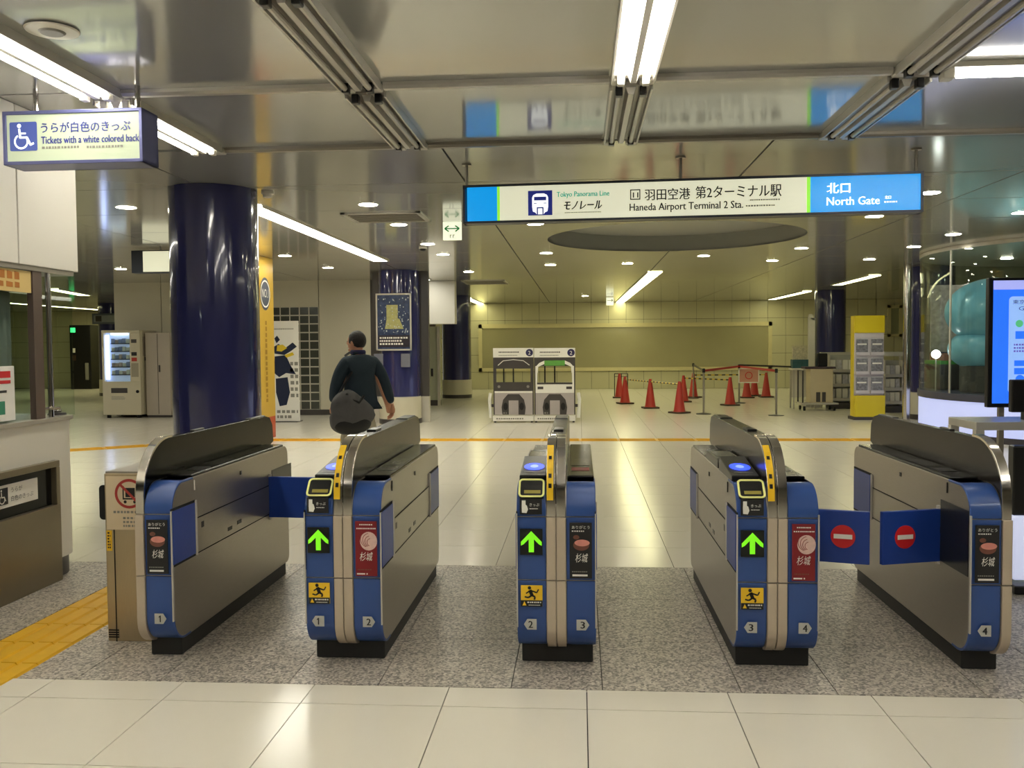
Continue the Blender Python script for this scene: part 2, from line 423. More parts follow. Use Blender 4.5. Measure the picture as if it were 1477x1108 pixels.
gbm = MB().box(.014, gb - .014, 0, .06, .014, gh - .014); gme = bpy.data.meshes.new('glass_block'); gme.from_pydata(gbm.v, [], gbm.f); gme.materials.append(mat('glass_block', (74, 76, 68), rough=.15, var=.25, vscale=3, coat=.5))
for i in range(5):
    for k in range(12): link('glass_block', gme, wm, (gl + i * gb, WY + .01, .12 + k * gh))
# return of that wall and the dark passage behind the poster column
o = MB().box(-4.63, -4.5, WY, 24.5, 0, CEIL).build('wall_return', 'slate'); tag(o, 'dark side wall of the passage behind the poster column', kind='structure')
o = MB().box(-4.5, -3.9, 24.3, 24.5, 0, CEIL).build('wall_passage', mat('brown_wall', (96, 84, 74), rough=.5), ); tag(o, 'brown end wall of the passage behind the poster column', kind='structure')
# white bulkhead over an opening, with a pale green door wall underneath
bl, br = on_y(613, 430, 20.5).x, on_y(656, 430, 20.5).x
o = MB().box(bl, br, 20.5, 20.8, 2.02, CEIL - .002).build('wall_bulkhead', 'white', bevel=.01); tag(o, 'white bulkhead hanging beside the poster column', kind='structure')
dl, dr = on_y(612, 520, 23).x, on_y(635, 520, 23).x
dw = struct('door_1', label='pale green service door under the white bulkhead')
pg = mat('pale_green', (176, 178, 150), rough=.45, var=.03)
MB().box(dl, dr, 23, 23.15, .14, 2.02).build('door_leaf', pg, dw)
MB().box(dr - .07, dr, 22.95, 23.0, 0, 2.02).build('door_frame', 'alu', dw)
MB().box(dl, dr, 22.98, 23.15, 0, .14).build('kick_plate', 'slate', dw)
MB().box(dl + .18, dl + .23, 22.93, 23, .75, .95).build('door_handle', 'black', dw)

# ---- blue columns
def column(name, x, y, r, label):
    c = struct(name, (x, y, 0), label)
    MB().lathe([(r, .52), (r, CEIL - .002)], n=64).build('shaft', 'navy', c, smooth=True)
    MB().lathe([(r + .015, .1), (r + .015, .52)], n=64).build('column_base', 'cream', c, smooth=True)
    MB().lathe([(r + .02, 0), (r + .02, .1)], n=64).build('skirting', 'slate', c, smooth=True)
    MB().lathe([(r + .004, .52), (r + .004, .535)], n=64).build('base_trim', 'alu', c, smooth=True)
    return c
column('column_1', -3.46, 8.44, .405, 'large glossy dark blue column behind the first gate')
col2 = column('column_2', -3.55, 17.75, .40, 'dark blue column carrying a framed poster')
for s_ in (-1, 1):
    MB().box(s_ * .36, s_ * .56, .12, .24, .52, CEIL - .002).build('side_fin', 'slate', col2); MB().box(s_ * .36, s_ * .56, .12, .24, 0, .52).build('side_fin_base', 'alu', col2)
column('column_3', -3.62, 26.6, .42, 'dark blue column beside the white bulkhead')
column('column_4', 7.06, 26.3, .42, 'dark blue column behind the leaflet racks')
c5 = column('column_5', -15.2, 28.6, .42, 'dark blue column left of the snack machine')
column('column_6', 6.94, 18.55, .42, 'dark blue column beside the glass showcase')

# ================================================================== CEILING FIXTURES
def fixture(name, x, y0, y1, lit, label, across=False, xe=None):
    """a slim trough with two fluorescent tubes at its edges and a spine between them"""
    L = y1 - y0
    t = thing(name, label, 'light', (x, y0, CEIL), group='twin tube ceiling lights')
    if across: t.rotation_euler = (0, 0, -pi / 2)
    w = .115
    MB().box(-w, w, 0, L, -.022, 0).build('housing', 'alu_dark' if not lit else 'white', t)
    for s in (-1, 1):
        MB().box(s * w - .006, s * w + .006, 0, L, -.05, 0).build('side_rail', 'alu', t)
        MB().tube([(s * .068, .07, -.052), (s * .068, L - .07, -.052)], .017, 10).build('tube', 'tube_on' if lit else 'tube_off', t, smooth=True)
        for yy in (.045, L - .045):
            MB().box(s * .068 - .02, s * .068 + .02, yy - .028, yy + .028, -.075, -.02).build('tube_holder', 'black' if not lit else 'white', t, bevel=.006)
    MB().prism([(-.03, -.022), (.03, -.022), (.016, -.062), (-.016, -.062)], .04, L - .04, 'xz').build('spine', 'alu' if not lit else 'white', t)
    return t
LIT = {(-2, 0): 1, (-2, 1): 1, (-2, 2): 1, (-2, 3): 1, (0, 1): 1, (0, 2): 1, (0, 3): 1, (0, 4): 1, (2, 2): 1, (2, 3): 1, (2, 4): 1, (-2, 4): 1, (-4, 2): 1}
LB = {(-2, 0): 'lit twin tube light running back behind the hanging white ticket sign', (-2, 1): 'lit twin tube light at the upper left corner of the picture',
      (-1, 0): 'unlit twin tube light whose far end stops left of the long station sign', (-1, 1): 'unlit twin tube light crossing the top edge left of centre',
      (0, 0): 'unlit short twin tube light right above the long station sign', (0, 1): 'brightly lit twin tube light at the top centre of the picture',
      (1, 0): 'unlit twin tube light above the blue end of the station sign', (1, 1): 'unlit twin tube light at the upper right corner of the picture'}
for k in range(-2, 3):
    for j in range(0, 5):
        if k == 2 and j < 2: continue
        x = .30 + 1.535 * k; y1 = 6.66 - 1.535 * j; y0 = y1 - 1.40
        if j == 0: y1 -= .04
        if k == -2: x = -2.76
        lit = (k, j) in LIT
        if j > 1 and not lit: continue
        fixture('tube_light', x, y0, y1, lit, LB.get((k, j), ('lit' if lit else 'unlit') + ' twin tube light ' + ['', '', 'straight overhead', 'just behind the viewer', 'well behind the viewer'][j] + ' in the ' + ['far left', 'left', 'centre', 'right', 'far right'][k + 2] + ' row'))
# single tube that runs across at the right
t = thing('tube_light', 'lit single tube light running across at the upper right edge', 'light', (1.95, 5.12, CEIL), group='twin tube ceiling lights')
MB().box(0, 1.5, -.05, .05, -.03, 0).build('housing', 'white', t)
MB().tube([(.08, 0, -.055), (1.44, 0, -.055)], .02, 10).build('tube', 'tube_on', t, smooth=True)
for xx in (.03, 1.47): MB().box(xx - .03, xx + .03, -.04, .04, -.085, -.02).build('tube_holder', 'white', t, bevel=.006)
# slim rails that run across between the lights
for j, y in enumerate(RY[:2]):
    for i, (a, b) in enumerate(zip(RX[4:8], RX[5:9])):
        if y > 5.0 and y < 5.3 and a > 1.7 and a < 2.0: continue
        pos = 'far' if j == 0 else 'near' if j == 1 else 'rear %d' % j
        t = thing('ceiling_rail', 'slim rail, %s row, ' % pos + ['between the lit left light and the first unlit light', 'between the first unlit light and the centre light', 'between the centre light and the unlit right light', 'right of the unlit right light'][i], 'rail', (a + .13, y, CEIL), group='cross rails on the ceiling')
        L = b - a - .26
        MB().prism([(-.035, 0), (-.035, -.02), (-.018, -.034), (.018, -.034), (.035, -.02), (.035, 0)], 0, L, 'yz').build('rail_profile', 'alu_dark' if j == 0 else 'alu', t)
        for xx in (-.09, L + .01):
            MB().box(xx, xx + .08, -.04, .04, -.04, 0).build('rail_joint', 'alu', t, bevel=.008)
# recessed strips of light further back
def strip(px0, py0, px1, py1, w, m, label):
    a = on_z(px0, py0, CEIL); b = on_z(px1, py1, CEIL); c = a; L = (b - a).length; an = math.atan2(b.y - a.y, b.x - a.x) - pi / 2
    t = thing('strip_light', label, 'light', (a.x, a.y, CEIL), an, 'recessed strip lights')
    MB().box(-w / 2, w / 2, 0, L, -.012, -.002).build('diffuser', m, t)
    for s in (-1, 1): MB().box(s * w / 2 - .012, s * w / 2 + .012, 0, L, -.018, 0).build('frame', 'alu', t)
    return t
strip(361, 297, 550, 376, .26, 'strip_on', 'long white strip light running past the large blue column')
strip(598, 396, 614, 403.5, .24, 'strip_on', 'short white strip light right of the poster column')
strip(674, 430, 698, 440, .26, 'far_on', 'yellow strip light beside the third blue column')
strip(945, 392, 894, 436, .3, 'far_on', 'yellow strip light in the middle above the long display board')
strip(1112, 432, 1164, 420, .26, 'far_on', 'yellow strip light left of the column behind the leaflet racks')
strip(1206, 411, 1262, 397, .26, 'far_on', 'yellow strip light right of the column behind the leaflet racks')
strip(75, 417, 124, 426, .3, 'far_on', 'yellow strip light over the black cabinet at far left')
t = thing('strip_light', 'distant yellow strip light seen behind the booth posts', 'light', (-17.9, 26.5, CEIL), 0, 'recessed strip lights')
MB().box(-.16, .16, 0, 7.2, -.012, -.002).build('diffuser', 'far_on', t)
for s in (-1, 1): MB().box(s * .16 - .012, s * .16 + .012, 0, 7.2, -.018, 0).build('frame', 'alu', t)
for x, y0, lb in ((-8.34, 7.5, 'added unseen white strip light over the left hall'), (8.78, 5.5, 'added unseen white strip light over the right hall'), (-13.26, 12., 'added unseen white strip light in the far left hall')):  # out-of-view strips added to brighten the hall
    t = thing('strip_light', lb, 'light', (x, y0, CEIL), 0, 'recessed strip lights')
    MB().box(-.13, .13, 0, 6., -.012, -.002).build('diffuser', 'strip_on', t)
    for s in (-1, 1): MB().box(s * .13 - .012, s * .13 + .012, 0, 6., -.018, 0).build('frame', 'alu', t)
# round downlights
DL = [(182, 299), (174, 388), (531, 295), (575, 324), (617, 352), (639, 367), (411, 369), (473, 386), (676, 392), (772, 323), (788, 365), (794, 382), (905, 380), (844, 427), (1015, 369),
      (1341, 278), (1261, 312), (1375, 338), (1318, 356), (1156, 358), (1114, 376), (1254, 374), (1473, 307)]
DN = ['left of the blue column, nearer one', 'left of the blue column, further one', 'above the poster column, nearest', 'beside the ceiling vent left of the exit sign', 'under and left of the exit sign', 'straight below the exit sign',
      'above the yellow advertising pillar', 'above the white wall left of the poster column', 'beside the third blue column', 'just under the left end of the station sign', 'left of the round recess, nearer', 'left of the round recess, further',
      'in front of the middle yellow strip light', 'left of the small far exit sign', 'just behind the round recess', 'right of the station sign', 'just below the blue end of the station sign', 'in front of the glass showcase',
      'left of the top of the showcase', 'above the yellow strip light at right, nearer', 'above the yellow strip light at right, further', 'above the yellow leaflet rack', 'at the right edge of the picture']
dl0 = thing('downlight', 'small round lit downlight ' + DN[0], 'light', on_z(*DL[0], CEIL), group='round downlights')
MB().lathe([(.115, -.003), (.115, 0)], n=24).build('rim', 'alu', dl0, smooth=True)
MB().lathe([(.095, -.005), (.095, -.003)], n=24).build('lamp_disc', 'down_on', dl0, smooth=True)
for q, nme in list(zip(DL, DN))[1:]: dup(dl0, on_z(*q, CEIL), label='small round lit downlight ' + nme)
# round ceiling speaker, detectors, air vents
p = on_z(75, 42, CEIL); t = thing('ceiling_speaker', 'round white ceiling speaker beside the lit tubes at upper left', 'speaker', p)
MB().lathe([(.12, -.006), (.115, -.012), (.09, -.014)], n=32).build('rim', 'white', t, smooth=True)
MB().lathe([(.05, -.022), (.06, -.014)], n=24).build('grille', 'print_grey', t, smooth=True)
for px, py, lb in ((386, 277, 'small domed smoke detector right of the large blue column'), (610, 357, 'tiny dark camera dome below the exit sign')):
    t = thing('smoke_detector', lb, 'detector', on_z(px, py, CEIL)); MB().lathe([(.06, 0), (.06, -.02)], n=20).build('base', 'white', t, smooth=True); MB().lathe([(.05, -.02), (.04, -.05), (.01, -.06)], n=20).build('dome', 'white' if px < 500 else 'black', t, smooth=True)
for px, py, w, d, lb in ((558, 313, .9, .75, 'square slatted air vent in the ceiling above the poster column'), (700, 407, 1.0, 1.2, 'square slatted air vent near the yellow lights')):
    c = on_z(px, py, CEIL); t = thing('air_vent', lb, 'vent', c)
    for a in ((-w / 2, w / 2, -d / 2, -d / 2 + .05), (-w / 2, w / 2, d / 2 - .05, d / 2), (-w / 2, -w / 2 + .05, -d / 2, d / 2), (w / 2 - .05, w / 2, -d / 2, d / 2)):
        MB().box(*a, -.015, 0).build('frame', 'alu', t)
    for i in range(7):
        yy = -d / 2 + .08 + (d - .16) * i / 6; MB().box(-w / 2 + .05, w / 2 - .05, yy - .018, yy + .018, -.012, -.004).build('slat', 'alu_dark', t)

# ================================================================== HANGING SIGNS
sign_white = mat('lightbox_cream', (236, 236, 208), rough=.25, var=.02, vscale=3, emit=.4)
sign_blue = mat('lightbox_blue', (8, 148, 226), rough=.25, var=.05, vscale=2, emit=.55)
sign_green = mat('lightbox_green', (140, 226, 60), rough=.3, var=0, emit=.6)
navyp = mat('print_navy', (34, 48, 140), rough=.4, emit=.25)
inkd = mat('print_ink', (50, 48, 44), rough=.5)
teal = mat('print_teal', (70, 190, 170), rough=.5, emit=.2)
wlit = mat('print_lit_white', (240, 244, 240), rough=.4, var=0, emit=.75)
frame_d = mat('sign_frame', (58, 62, 70), rough=.35, metal=.4)
# long station sign
A = on_y(668, 322, 7.42); B = on_y(1332, 306.5, 7.22); SW = (B.xy - A.xy).length
zt = (on_y(668, 264, 7.42).z + on_y(1332, 250, 7.22).z) / 2; zb = (A.z + B.z) / 2; SH = zt - zb
st = thing('station_sign', 'long lit station name sign in cream and blue hanging from the ceiling', 'sign', (A.x, A.y, zb), math.atan2(B.y - A.y, B.x - A.x))
MB().box(0, SW, 0, .13, 0, .018).box(0, SW, 0, .13, SH - .018, SH).box(0, .018, 0, .13, 0, SH).box(SW - .018, SW, 0, .13, 0, SH).box(0, SW, .11, .13, 0, SH).build('frame', frame_d, st)
def sx(px): return (px - 668) / 664 * SW
def sz(px, py): return SH - (py - (264 - 14 * (px - 668) / 664)) / 57.2 * SH      # photograph row to sign height
MB().box(sx(674), sx(720), .012, .1, .018, SH - .018).build('blue_panel', sign_blue, st)
MB().box(sx(720), sx(724), .012, .1, .018, SH - .018).build('green_edge', sign_green, st)
MB().box(sx(724), sx(1172), .012, .1, .018, SH - .018).build('cream_panel', sign_white, st)
MB().box(sx(1172), sx(1177), .012, .1, .018, SH - .018).build('green_edge', sign_green, st)
MB().box(sx(1177), sx(1329), .012, .1, .018, SH - .018).build('blue_panel', sign_blue, st)
O = (0, .010, 0); O2 = (0, .008, 0)
def stext(mb, s, x0, x1, y0, y1, dy=.010, shear=0):
    xm = (x0 + x1) / 2
    mb.text(s, (sx(x0) + .003, dy - .0004, sz(xm, y1) + .001), sx(x1) - sx(x0), sz(xm, y0) - sz(xm, y1), shear=shear)
    return mb.text(s, (sx(x0), dy, sz(xm, y1)), sx(x1) - sx(x0), sz(xm, y0) - sz(xm, y1), shear=shear)
i0, i1, j0, j1 = sx(767), sx(803.5), sz(785, 309), sz(785, 272.5)
ic = MB().rect(i0, i1, j0, j1, O).build('train_symbol', navyp, st)
iw = (i1 - i0); ih = (j1 - j0)
mb = MB(); mb.poly([(i0 + iw * x, j0 + ih * z) for x, z in ((.36, .04), (.30, .12), (.2, .16), (.17, .35), (.17, .72), (.22, .82), (.35, .88), (.65, .88), (.78, .82), (.83, .72), (.83, .35), (.8, .16), (.7, .12), (.64, .04))], O2)
mb.build('train_front', wlit, ic)
for a in ((.25, .75, .6, .75, 'train_window'), (.36, .41, .04, .30, 'train_skirt'), (.59, .64, .04, .30, 'train_skirt'), (.36, .64, .28, .33, 'train_skirt'), (.24, .36, .47, .5, 'train_lamp'), (.64, .76, .47, .5, 'train_lamp')):
    MB().rect(i0 + iw * a[0], i0 + iw * a[1], j0 + ih * a[2], j0 + ih * a[3], (0, .006, 0)).build(a[4], navyp, ic)
mb = MB(); stext(mb, 'Tokyo Panorama Line', 810, 888, 274, 284); mb.build('lettering', teal, st)
mb = MB(); stext(mb, 'モノレール', 820, 876, 288.5, 300.5, shear=.03); stext(mb, 'モノレール', 820.5, 876.5, 288.2, 300.2, dy=.0095, shear=.03); mb.build('lettering', 'print_black', st)
mb = MB().lines(sx(822), sx(878), sz(850, 306), sz(850, 303.5), 1, O, 3); mb.lines(sx(1092), sx(1136), sz(1113, 290), sz(1113, 286.5), 1, O, 4).lines(sx(1086), sx(1134), sz(1110, 298.5), sz(1110, 294.5), 1, O, 5); mb.build('small_print', 'print_grey', st)
bx0, bx1, bz0, bz1 = sx(919), sx(934), sz(926, 287), sz(926, 272)
mb = MB()
for a in ((bx0, bx1, bz0, bz0 + .008), (bx0, bx1, bz1 - .008, bz1), (bx0, bx0 + .008, bz0, bz1), (bx1 - .008, bx1, bz0, bz1)): mb.rect(*a, O)
stext(mb, '11', 923, 930.5, 276.5, 284); mb.build('station_number', inkd, st)
mb = MB(); stext(mb, '羽田空港', 940, 1006, 271, 287.5); stext(mb, '第2ターミナル駅', 1014, 1136, 267, 285); stext(mb, 'Haneda Airport Terminal 2 Sta.', 918, 1082, 291, 305); mb.build('lettering', inkd, st)
mb = MB(); stext(mb, '北口', 1199.5, 1231.5, 265.5, 280); stext(mb, '北口', 1200, 1232, 265.2, 279.8, dy=.0095); stext(mb, 'North Gate', 1199.5, 1272.5, 285, 296.5); stext(mb, '北口', 1279.5, 1288, 284, 288.5); mb.lines(sx(1279), sx(1299), sz(1289, 294.5), sz(1289, 290.5), 1, O, 6); mb.build('lettering', wlit, st)
for px, py in ((672, 235), (993, 222), (1325, 212)):
    x = sx(px); MB().tube([(x, .065, SH), (x, .065, CEIL - zb)], .012, 8).build('hanger_rod', 'alu_dark', st, smooth=True); MB().lathe([(.04, CEIL - zb - .012), (.04, CEIL - zb)], (x, .065, 0), 16).build('ceiling_rose', 'alu_dark', st, smooth=True)
# white ticket sign at the left
yv = 4.98
A = on_y(5, 238, yv); B = on_y(205, 233, yv - .02); tz = on_y(105, 158, yv).z; zb = (A.z + B.z) / 2 - .0; SH2 = tz - zb; SW2 = B.x - A.x
ws = thing('ticket_sign', 'lit white hanging sign with a wheelchair symbol at upper left', 'sign', (A.x, yv, zb), -.012)
MB().box(0, SW2, 0, .19, 0, .02).box(0, SW2, 0, .19, SH2 - .02, SH2).box(0, .02, 0, .19, 0, SH2).box(SW2 - .02, SW2, 0, .19, 0, SH2).box(0, SW2, .17, .19, 0, SH2).build('frame', mat('sign_frame_violet', (92, 96, 140), rough=.35, metal=.3), ws, bevel=.003)
MB().box(.02, SW2 - .02, .01, .16, .02, SH2 - .02).build('panel', mat('lightbox_pale', (186, 198, 172), rough=.3, var=.04, vscale=4, emit=.14), ws)
def wx(px): return (px - 5) / 199 * SW2
def wz(px, py): return SH2 - (py - (163 - 8 * (px - 5) / 199)) / 76 * SH2
i0, i1, j0, j1 = wx(14), wx(53.5), wz(33, 218), wz(33, 177)
ic = MB().poly(rrect(i0, i1, j0, j1, .01), (0, .008, 0)).build('wheelchair_symbol', mat('symbol_blue', (66, 82, 150), rough=.3, emit=.25), ws)
def wheelchair(mb, x, z, s, O):
    mb.disc(x + .36 * s, z + .86 * s, .07 * s, O)
    mb.bar(x + .36 * s, z + .76 * s, x + .39 * s, z + .45 * s, .075 * s, O); mb.bar(x + .36 * s, z + .46 * s, x + .64 * s, z + .46 * s, .07 * s, O); mb.bar(x + .38 * s, z + .6 * s, x + .6 * s, z + .6 * s, .06 * s, O)
    mb.bar(x + .63 * s, z + .47 * s, x + .76 * s, z + .2 * s, .07 * s, O); mb.bar(x + .74 * s, z + .2 * s, x + .88 * s, z + .26 * s, .07 * s, O)
    return mb.ring(x + .42 * s, z + .32 * s, .2 * s, .26 * s, O, a0=RAD(120), a1=RAD(385))
wheelchair(MB(), i0, j0, i1 - i0, (0, .006, 0)).build('wheelchair_figure', wlit, ic)
mb = MB()
def wtext(s, x0, x1, y0, y1):
    xm = (x0 + x1) / 2; [mb.text(s, (wx(x0) + k * .0014, .008 - k * .0003, wz(xm, y1) + k * .0008), wx(x1) - wx(x0), wz(xm, y0) - wz(xm, y1)) for k in range(3)]
wtext('うらが白色のきっぷ', 59, 186, 175.5, 190); wtext('Tickets with a white colored back', 59, 198, 195, 205); mb.build('lettering', mat('print_indigo', (52, 60, 142), rough=.4), ws)
MB().lines(wx(60), wx(116), wz(88, 215), wz(88, 209), 1, (0, .008, 0), 8).lines(wx(124), wx(182), wz(153, 213), wz(153, 207), 1, (0, .008, 0), 9).build('small_print', 'print_grey', ws)
for px in (40, 187):
    x = wx(px); MB().tube([(x, .095, SH2), (x, .095, CEIL - zb)], .016, 10).build('hanger_rod', 'chrome', ws, smooth=True)
# small exit direction sign under the ceiling, with green arrows
def exit_sign(px0, px1, py0, py1, y, label, both):
    a = on_y(px0, py1, y); b = on_y(px1, py0, y); w = b.x - a.x; h = b.z - a.z; h = min(h, CEIL - a.z - .005)
    t = thing('exit_sign', label, 'sign', (a.x, y, a.z))
    MB().box(0, w, 0, .06, 0, h).build('case', mat('exit_white', (236, 240, 214), rough=.4, var=.02, emit=.6), t)
    gm = mat('exit_green', (24, 150, 76), rough=.5, emit=.1) if both else M['print_black']
    mb = MB(); O = (0, -.002, 0); zc = h * .62; mb.bar(w * .12, zc, w * .88, zc, h * .06, O)
    for s, xx in ((1, .9), (-1, .1)):
        if s < 0 and not both: continue
        mb.bar(w * xx, zc, w * (xx - s * .22), zc + h * .16, h * .07, O); mb.bar(w * xx, zc, w * (xx - s * .22), zc - h * .16, h * .07, O)
    mb.build('arrow', gm, t)
    if both: MB().rect(w * .38, w * .42, h * .1, h * .28, O).rect(w * .42, w * .48, h * .24, h * .28, O).rect(w * .54, w * .58, h * .1, h * .28, O).rect(w * .58, w * .64, h * .24, h * .28, O).build('small_print', 'print_grey', t)
exit_sign(639, 665, 318.5, 346, 10.85, 'small lit sign with green double arrow below the ceiling', True)
exit_sign(874.5, 885, 429, 440.5, 28.2, 'tiny white arrow sign in front of the far cream wall', False)
# blank lit sign left of the big column
a = on_y(190, 394, 13.); t = thing('ceiling_sign', 'blank lit hanging sign with a navy end left of the big column', 'sign', (a.x, 13., a.z))
MB().box(0, 1.2, 0, .18, 0, .33).build('case', frame_d, t); MB().box(.18, 1.19, -.01, 0, .015, .315).build('panel', sign_white, t)
MB().tube([(.4, .09, .33), (.4, .09, CEIL - a.z)], .015).build('hanger_rod', 'alu', t); MB().tube([(.9, .09, .33), (.9, .09, CEIL - a.z)], .015).build('hanger_rod', 'alu', t)

# ================================================================== TICKET GATES
GY = 4.14
body_prof = rprof(.02, 1.74, .085, .858, .13, .13, .07, .05)
def front_path(off, zlo, zhi, ytop=.26, ybot=.2, n=60):
    """points of the front outline between two heights, pushed out by off"""
    pts = []; R = .13
    y0, z0, z1 = .012 - off, .085 - off, .858 + off
    full = [(ytop, z1)] + [(y0 + (R + off) * (1 - sin(RAD(a))), z1 - (R + off) * (1 - cos(RAD(a)))) for a in range(0, 91, 6)] + [(y0 + (R + off) * (1 - cos(RAD(a))), z0 + (R + off) * (1 - sin(RAD(a)))) for a in range(0, 91, 6)] + [(ybot, z0)]
    out = []
    for (a, b) in zip(full[:-1], full[1:]):
        if zlo <= a[1] <= zhi: out.append(a)
        for zc in (zhi, zlo):
            if min(a[1], b[1]) < zc < max(a[1], b[1]):
                t = (zc - a[1]) / (b[1] - a[1]); out.append((a[0] + (b[0] - a[0]) * t, zc))
    if zlo <= full[-1][1] <= zhi: out.append(full[-1])
    return out
def simplify(p):
    q = [p[0]]
    for i in range(1, len(p) - 1):
        a = Vector(p[i]) - Vector(q[-1]); b = Vector(p[i + 1]) - Vector(p[i])
        if a.length > 1e-5 and b.length > 1e-5 and abs(a.normalized().cross(b.normalized()) if False else a.normalized().x * b.normalized().y - a.normalized().y * b.normalized().x) > 1e-3: q.append(p[i])
    q.append(p[-1]); return q
def shell(zlo, zhi, x0, x1, t=.012):
    o = front_path(0, zlo, zhi); i = front_path(-t, zlo, zhi)
    return MB().prism(o + i[::-1], x0, x1, 'yz')
def fin_path(o):
    """front edge and top of the central fin, pushed out by o"""
    P = [(.03 - o, .713), (.03 - o, .80)]
    c = (.30, .80); r1, r2 = .27 + o, .25 + o
    P += [(c[0] - r1 * cos(RAD(a)), c[1] + r2 * sin(RAD(a))) for a in range(10, 91, 10)]
    return P
pinkm = mat('poster_pink', (214, 140, 128), rough=.5, var=.15, vscale=30)
bowlm = mat('poster_bowl', (120, 74, 60), rough=.5, var=.2, vscale=30)
redm = mat('poster_red', (128, 24, 32), rough=.4, var=.1)
ledm = mat('led_panel', (14, 18, 14), rough=.3)
bluelit = mat('reader_blue', (40, 70, 250), rough=.3, var=.1, vscale=40, emit=1.2)
bluelit2 = mat('reader_glow', (120, 140, 255), rough=.3, var=.1, emit=1.0)
slotm = mat('slot_ring', (226, 226, 140), rough=.4, emit=.1)
tagm = mat('number_tag', (190, 190, 184), rough=.4, var=.03)
def poster(t, x0, x1, kind):
    z0, z1 = .432, .690; w = x1 - x0; yb = -.0015; O = (x0, -.003, z0); O2 = (x0, -.004, z0); O3 = (x0, -.005, z0); h = z1 - z0
    ps = MB().box(x0, x1, yb, .004, z0, z1).build('poster', 'print_black' if kind == 'dark' else redm, t)
    mb = MB()
    if kind == 'dark':
        mb.text('ありがとう', (x0 + w * .1, -.003, z0 + h * .89), w * .8, h * .06); mb.lines(w * .1, w * .85, h * .83, h * .87, 1, O, 2)
        mb.text('杉城', (x0 + w * .24, -.003, z0 + h * .29), w * .54, h * .16, shear=.1)
        mb.rect(w * .12, w * .8, h * .04, h * .075, O); mb.build('lettering', 'print_white', ps)
        MB().lines(w * .1, w * .9, h * .105, h * .14, 1, O, 5).build('small_print', 'print_grey', ps)
        MB().disc(w * .52, h * .6, w * .36, O, rz=h * .1).disc(w * .3, h * .74, w * .14, O, rz=h * .04).build('bowl_picture', bowlm, ps)
        MB().disc(w * .56, h * .64, w * .34, O2, rz=h * .06).build('meat_picture', pinkm, ps)
    else:
        mb.lines(w * .2, w * .9, h * .92, h * .96, 1, O, 12).lines(w * .06, w * 1.0, h * .85, h * .89, 1, O, 13)
        mb.text('杉城', (x0 + w * .18, -.003, z0 + h * .28), w * .58, h * .16, shear=.1); mb.rect(w * .06, w * .44, h * .03, h * .055, O); mb.rect(w * .5, w * .56, h * .03, h * .055, O)
        mb.build('lettering', 'print_white', ps)
        MB().lines(w * .1, w * .9, h * .1, h * .14, 1, O, 15).build('small_print', bowlm, ps)
        MB().disc(w * .62, h * .64, w * .4, O, rz=h * .17).build('meat_picture', mat('poster_pale', (222, 190, 180), rough=.5, var=.2, vscale=60), ps)
        mb = MB()
        for i in range(4): mb.ring(w * (.72 - .03 * i), h * (.62 + .02 * i), w * (.16 + .07 * i), w * (.185 + .07 * i), O2, a0=RAD(100), a1=RAD(250), n=12)
        mb.build('meat_grain', redm, ps)
def number_tag(t, xc, zc, d, s):
    h = .025; O = (xc, -.002, zc)
    n_ = MB().poly([(-h, -h), (h * .7, -h), (h * 1.35, 0), (h * .7, h), (-h, h)] if s > 0 else [(h, -h), (h, h), (-h * .7, h), (-h * 1.35, 0), (-h * .7, -h)], O).build('number_tag', tagm, t)
    x = xc - .010 + .003 * s; mb = MB()
    if d == '1': mb.poly([(.008, 0), (.0135, 0), (.0135, .032), (.010, .032), (.003, .026), (.003, .021), (.008, .0245)], (x, -.0035, zc - .016))
    else:
        for k in range(3): mb.text(d, (x + .0011 * k, -.0035 - .0003 * k, zc - .016), .019, .032)
    mb.build('number', 'print_black', n_)
